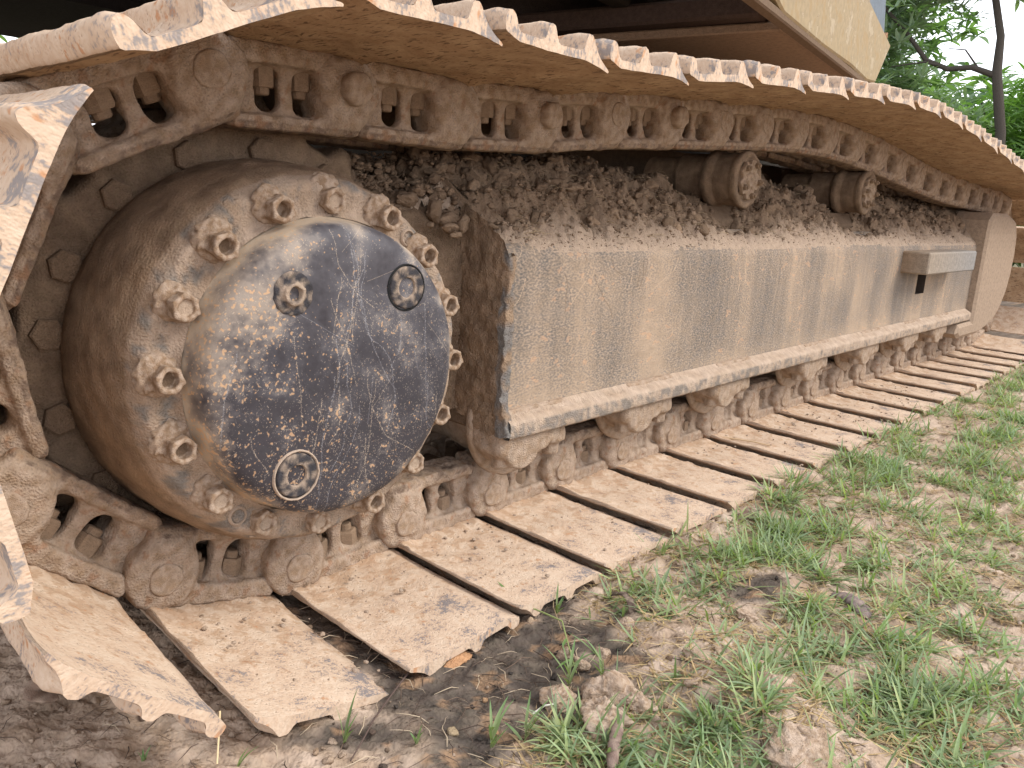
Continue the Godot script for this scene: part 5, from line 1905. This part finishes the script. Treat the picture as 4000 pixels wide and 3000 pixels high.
func build_trees() -> void:
	var lance := leaf_cluster(901, 8, 0.15, 0.034)
	var narrow := leaf_cluster(902, 9, 0.20, 0.022)
	var broad := leaf_cluster(903, 8, 0.24, 0.075)
	var deep := [Color(0.19, 0.27, 0.18), Color(0.33, 0.43, 0.30)]
	var mid := [Color(0.13, 0.21, 0.11), Color(0.25, 0.36, 0.18)]
	var lime := [Color(0.16, 0.29, 0.09), Color(0.26, 0.42, 0.13)]
	# the tree behind the machine's far corner: trunk, fork and a long side limb
	var at := Vector3(7.45, -0.05, -0.80)
	tree("branching_tree", "dark forked tree with a long side limb behind the machine's far corner", at,
		[[[Vector3(0.1, -0.1, 0.05), Vector3(0.0, 0.9, 0.04), Vector3(0.0, 1.40, 0.0), Vector3(-0.03, 1.90, -0.10), Vector3(-0.02, 2.2, -0.12), Vector3(-0.08, 2.6, -0.22), Vector3(0.1, 3.6, -0.1), Vector3(0.0, 4.8, 0.2)], [0.12, 0.09, 0.075, 0.07, 0.055, 0.05, 0.04, 0.02]],
		[[Vector3(-0.03, 1.88, -0.11), Vector3(-0.08, 1.95, -0.28), Vector3(-0.12, 1.94, -0.45), Vector3(-0.17, 2.02, -0.62), Vector3(-0.22, 2.24, -0.78), Vector3(-0.3, 2.5, -1.0), Vector3(-0.2, 3.1, -1.4)], [0.05, 0.045, 0.042, 0.038, 0.032, 0.026, 0.012]],
		[[Vector3(-0.12, 1.95, -0.45), Vector3(-0.2, 2.0, -0.62), Vector3(-0.3, 1.96, -0.85)], [0.02, 0.016, 0.008]],
		[[Vector3(-0.05, 1.96, -0.25), Vector3(-0.08, 2.10, -0.35), Vector3(-0.1, 2.12, -0.48)], [0.016, 0.012, 0.006]]],
		[[Vector3(-0.2, 2.55, -1.05), Vector3(0.5, 0.5, 0.5), 300], [Vector3(-0.1, 1.75, -1.15), Vector3(0.5, 0.6, 0.55), 380], [Vector3(0.0, 1.35, -0.6), Vector3(0.5, 0.45, 0.55), 330], [Vector3(-0.1, 2.75, -0.25), Vector3(0.4, 0.38, 0.5), 190], [Vector3(0.2, 3.6, -0.4), Vector3(1.2, 0.9, 1.3), 600], [Vector3(0.2, 4.7, 0.1), Vector3(1.1, 0.8, 1.2), 500]],
		lance, deep, 11, [[Vector3(-0.05, 2.22, -0.36), Vector3(0.7, 0.20, 0.26)], [Vector3(-0.05, 2.15, 0.06), Vector3(0.7, 0.25, 0.12)]], "trees behind the machine")
	tree("bamboo_clump", "bright green feathery clump low behind the forked tree's trunk", Vector3(8.6, -0.05, -0.55),
		[[[Vector3(0, -0.1, 0), Vector3(0.1, 0.9, 0.1), Vector3(0.3, 1.9, 0.3)], [0.03, 0.025, 0.008]], [[Vector3(0.1, -0.1, -0.2), Vector3(0.0, 0.9, -0.4), Vector3(-0.1, 1.8, -0.7)], [0.03, 0.025, 0.008]]],
		[[Vector3(0.0, 1.35, -0.25), Vector3(0.5, 0.75, 0.65), 620], [Vector3(0.1, 1.1, 0.5), Vector3(0.6, 0.9, 0.5), 520]], narrow, lime, 12, [], "trees behind the machine")
	tree("dense_tree", "dense dark tree filling the gap low behind the bright clump", Vector3(10.8, -0.05, -0.9),
		[[[Vector3(0, -0.1, 0), Vector3(0.1, 1.2, 0), Vector3(0, 2.2, 0.1)], [0.14, 0.11, 0.05]]],
		[[Vector3(0, 1.2, -0.9), Vector3(1.0, 1.25, 1.3), 900], [Vector3(0.3, 1.3, 0.7), Vector3(1.0, 1.2, 1.0), 1100]], broad, mid, 13, [], "trees behind the machine")
	tree("tall_tree", "tall pale tree showing over the side limb, farther back", Vector3(12.5, -0.05, -4.2),
		[[[Vector3(0, -0.1, 0), Vector3(0.1, 2.0, 0), Vector3(0, 4.0, 0.1)], [0.2, 0.16, 0.06]]],
		[[Vector3(0, 3.4, 0.4), Vector3(1.6, 1.5, 1.3), 520], [Vector3(0, 1.6, 0.2), Vector3(1.6, 1.4, 1.5), 700]], broad, mid, 14, [], "trees behind the machine")
	# glimpsed under the house, beyond the far track
	tree("shade_tree", "leafy tree glimpsed under the machine at the upper left", Vector3(1.2, -0.05, -11.0),
		[[[Vector3(0, -0.1, 0), Vector3(0.1, 1.4, 0), Vector3(0, 3.0, 0.1)], [0.2, 0.16, 0.06]]],
		[[Vector3(-0.2, 2.6, 0.0), Vector3(2.2, 1.1, 1.5), 900]], broad, mid, 15)
	# a line of the same kind closes the view elsewhere
	for k in range(3):
		var p: Vector3 = [Vector3(16.5, -0.05, 1.2), Vector3(13.5, -0.05, 7.5), Vector3(-9.0, -0.05, -9.0)][k]
		tree("hedge_tree", ["bushy tree straight along the grass strip, far off", "bushy tree beyond the grass on the camera's right", "bushy tree far behind the sprocket end of the machine"][k], p, [[[Vector3(0, -0.1, 0), Vector3(0.1, 1.5, 0), Vector3(0, 3.0, 0.1)], [0.2, 0.16, 0.06]]],
			[[Vector3(0, 2.2, 0), Vector3(2.6, 2.2, 2.6), 420]], broad, mid, 30 + k, [], "trees round the yard")

# ---------------------------------------------------------------- scene
func _ready() -> void:
	# camera
	var cam := Camera3D.new()
	cam.name = "camera"
	cam.transform = Transform3D(Basis(Vector3(0.68408, 0.05292, 0.72748), Vector3(0.12949, 0.97271, -0.19252), Vector3(-0.71782, 0.22590, 0.65857)), Vector3(-0.33870, 0.53381, 1.03028))
	cam.fov = 51.133
	cam.near = 0.02
	cam.far = 2000.0
	add_child(cam)
	cam.current = true
	# bright overcast sky
	var sky := ProceduralSkyMaterial.new()
	sky.sky_top_color = Color(0.93, 0.95, 1.0)
	sky.sky_horizon_color = Color(0.97, 0.98, 1.0)
	sky.sky_curve = 0.2
	sky.sky_energy_multiplier = 1.0
	sky.ground_bottom_color = Color(0.40, 0.36, 0.31)
	sky.ground_horizon_color = Color(0.55, 0.52, 0.48)
	sky.sun_angle_max = 0.0
	var sk := Sky.new()
	sk.sky_material = sky
	var env := Environment.new()
	env.background_mode = Environment.BG_SKY
	env.sky = sk
	env.background_energy_multiplier = 1.0
	env.ambient_light_source = Environment.AMBIENT_SOURCE_SKY
	env.tonemap_mode = Environment.TONE_MAPPER_LINEAR
	env.tonemap_exposure = 2.45
	env.sdfgi_enabled = true
	env.ssao_enabled = true
	env.ssil_enabled = true
	var we := WorldEnvironment.new()
	we.name = "world"
	we.environment = env
	add_child(we)
	var sun := DirectionalLight3D.new()
	sun.name = "sun"
	sun.light_energy = 0.42
	sun.light_angular_distance = 24.0
	sun.light_color = Color(1.0, 0.985, 0.96)
	sun.shadow_enabled = true
	sun.look_at_from_position(Vector3(2.2, 4.0, 3.4), Vector3.ZERO)
	add_child(sun)

	N1 = noise_of(1, 1.0, 3)
	N2 = noise_of(2, 1.0, 3)
	N3 = noise_of(6, 1.0, 3)
	NC = noise_of(7, 1.0, 2, FastNoiseLite.TYPE_CELLULAR)
	NC.cellular_return_type = FastNoiseLite.RETURN_DISTANCE
	make_materials()
	build_ground()
	var ex := node("excavator")
	tag(ex, "muddy tracked excavator seen close up along its crawler track", "excavator")
	build_track(ex)
	build_drive(ex)
	build_frame(ex)
	build_rollers(ex)
	build_body(ex)
	build_heap()
	build_trees()
	build_grass()
	build_litter()
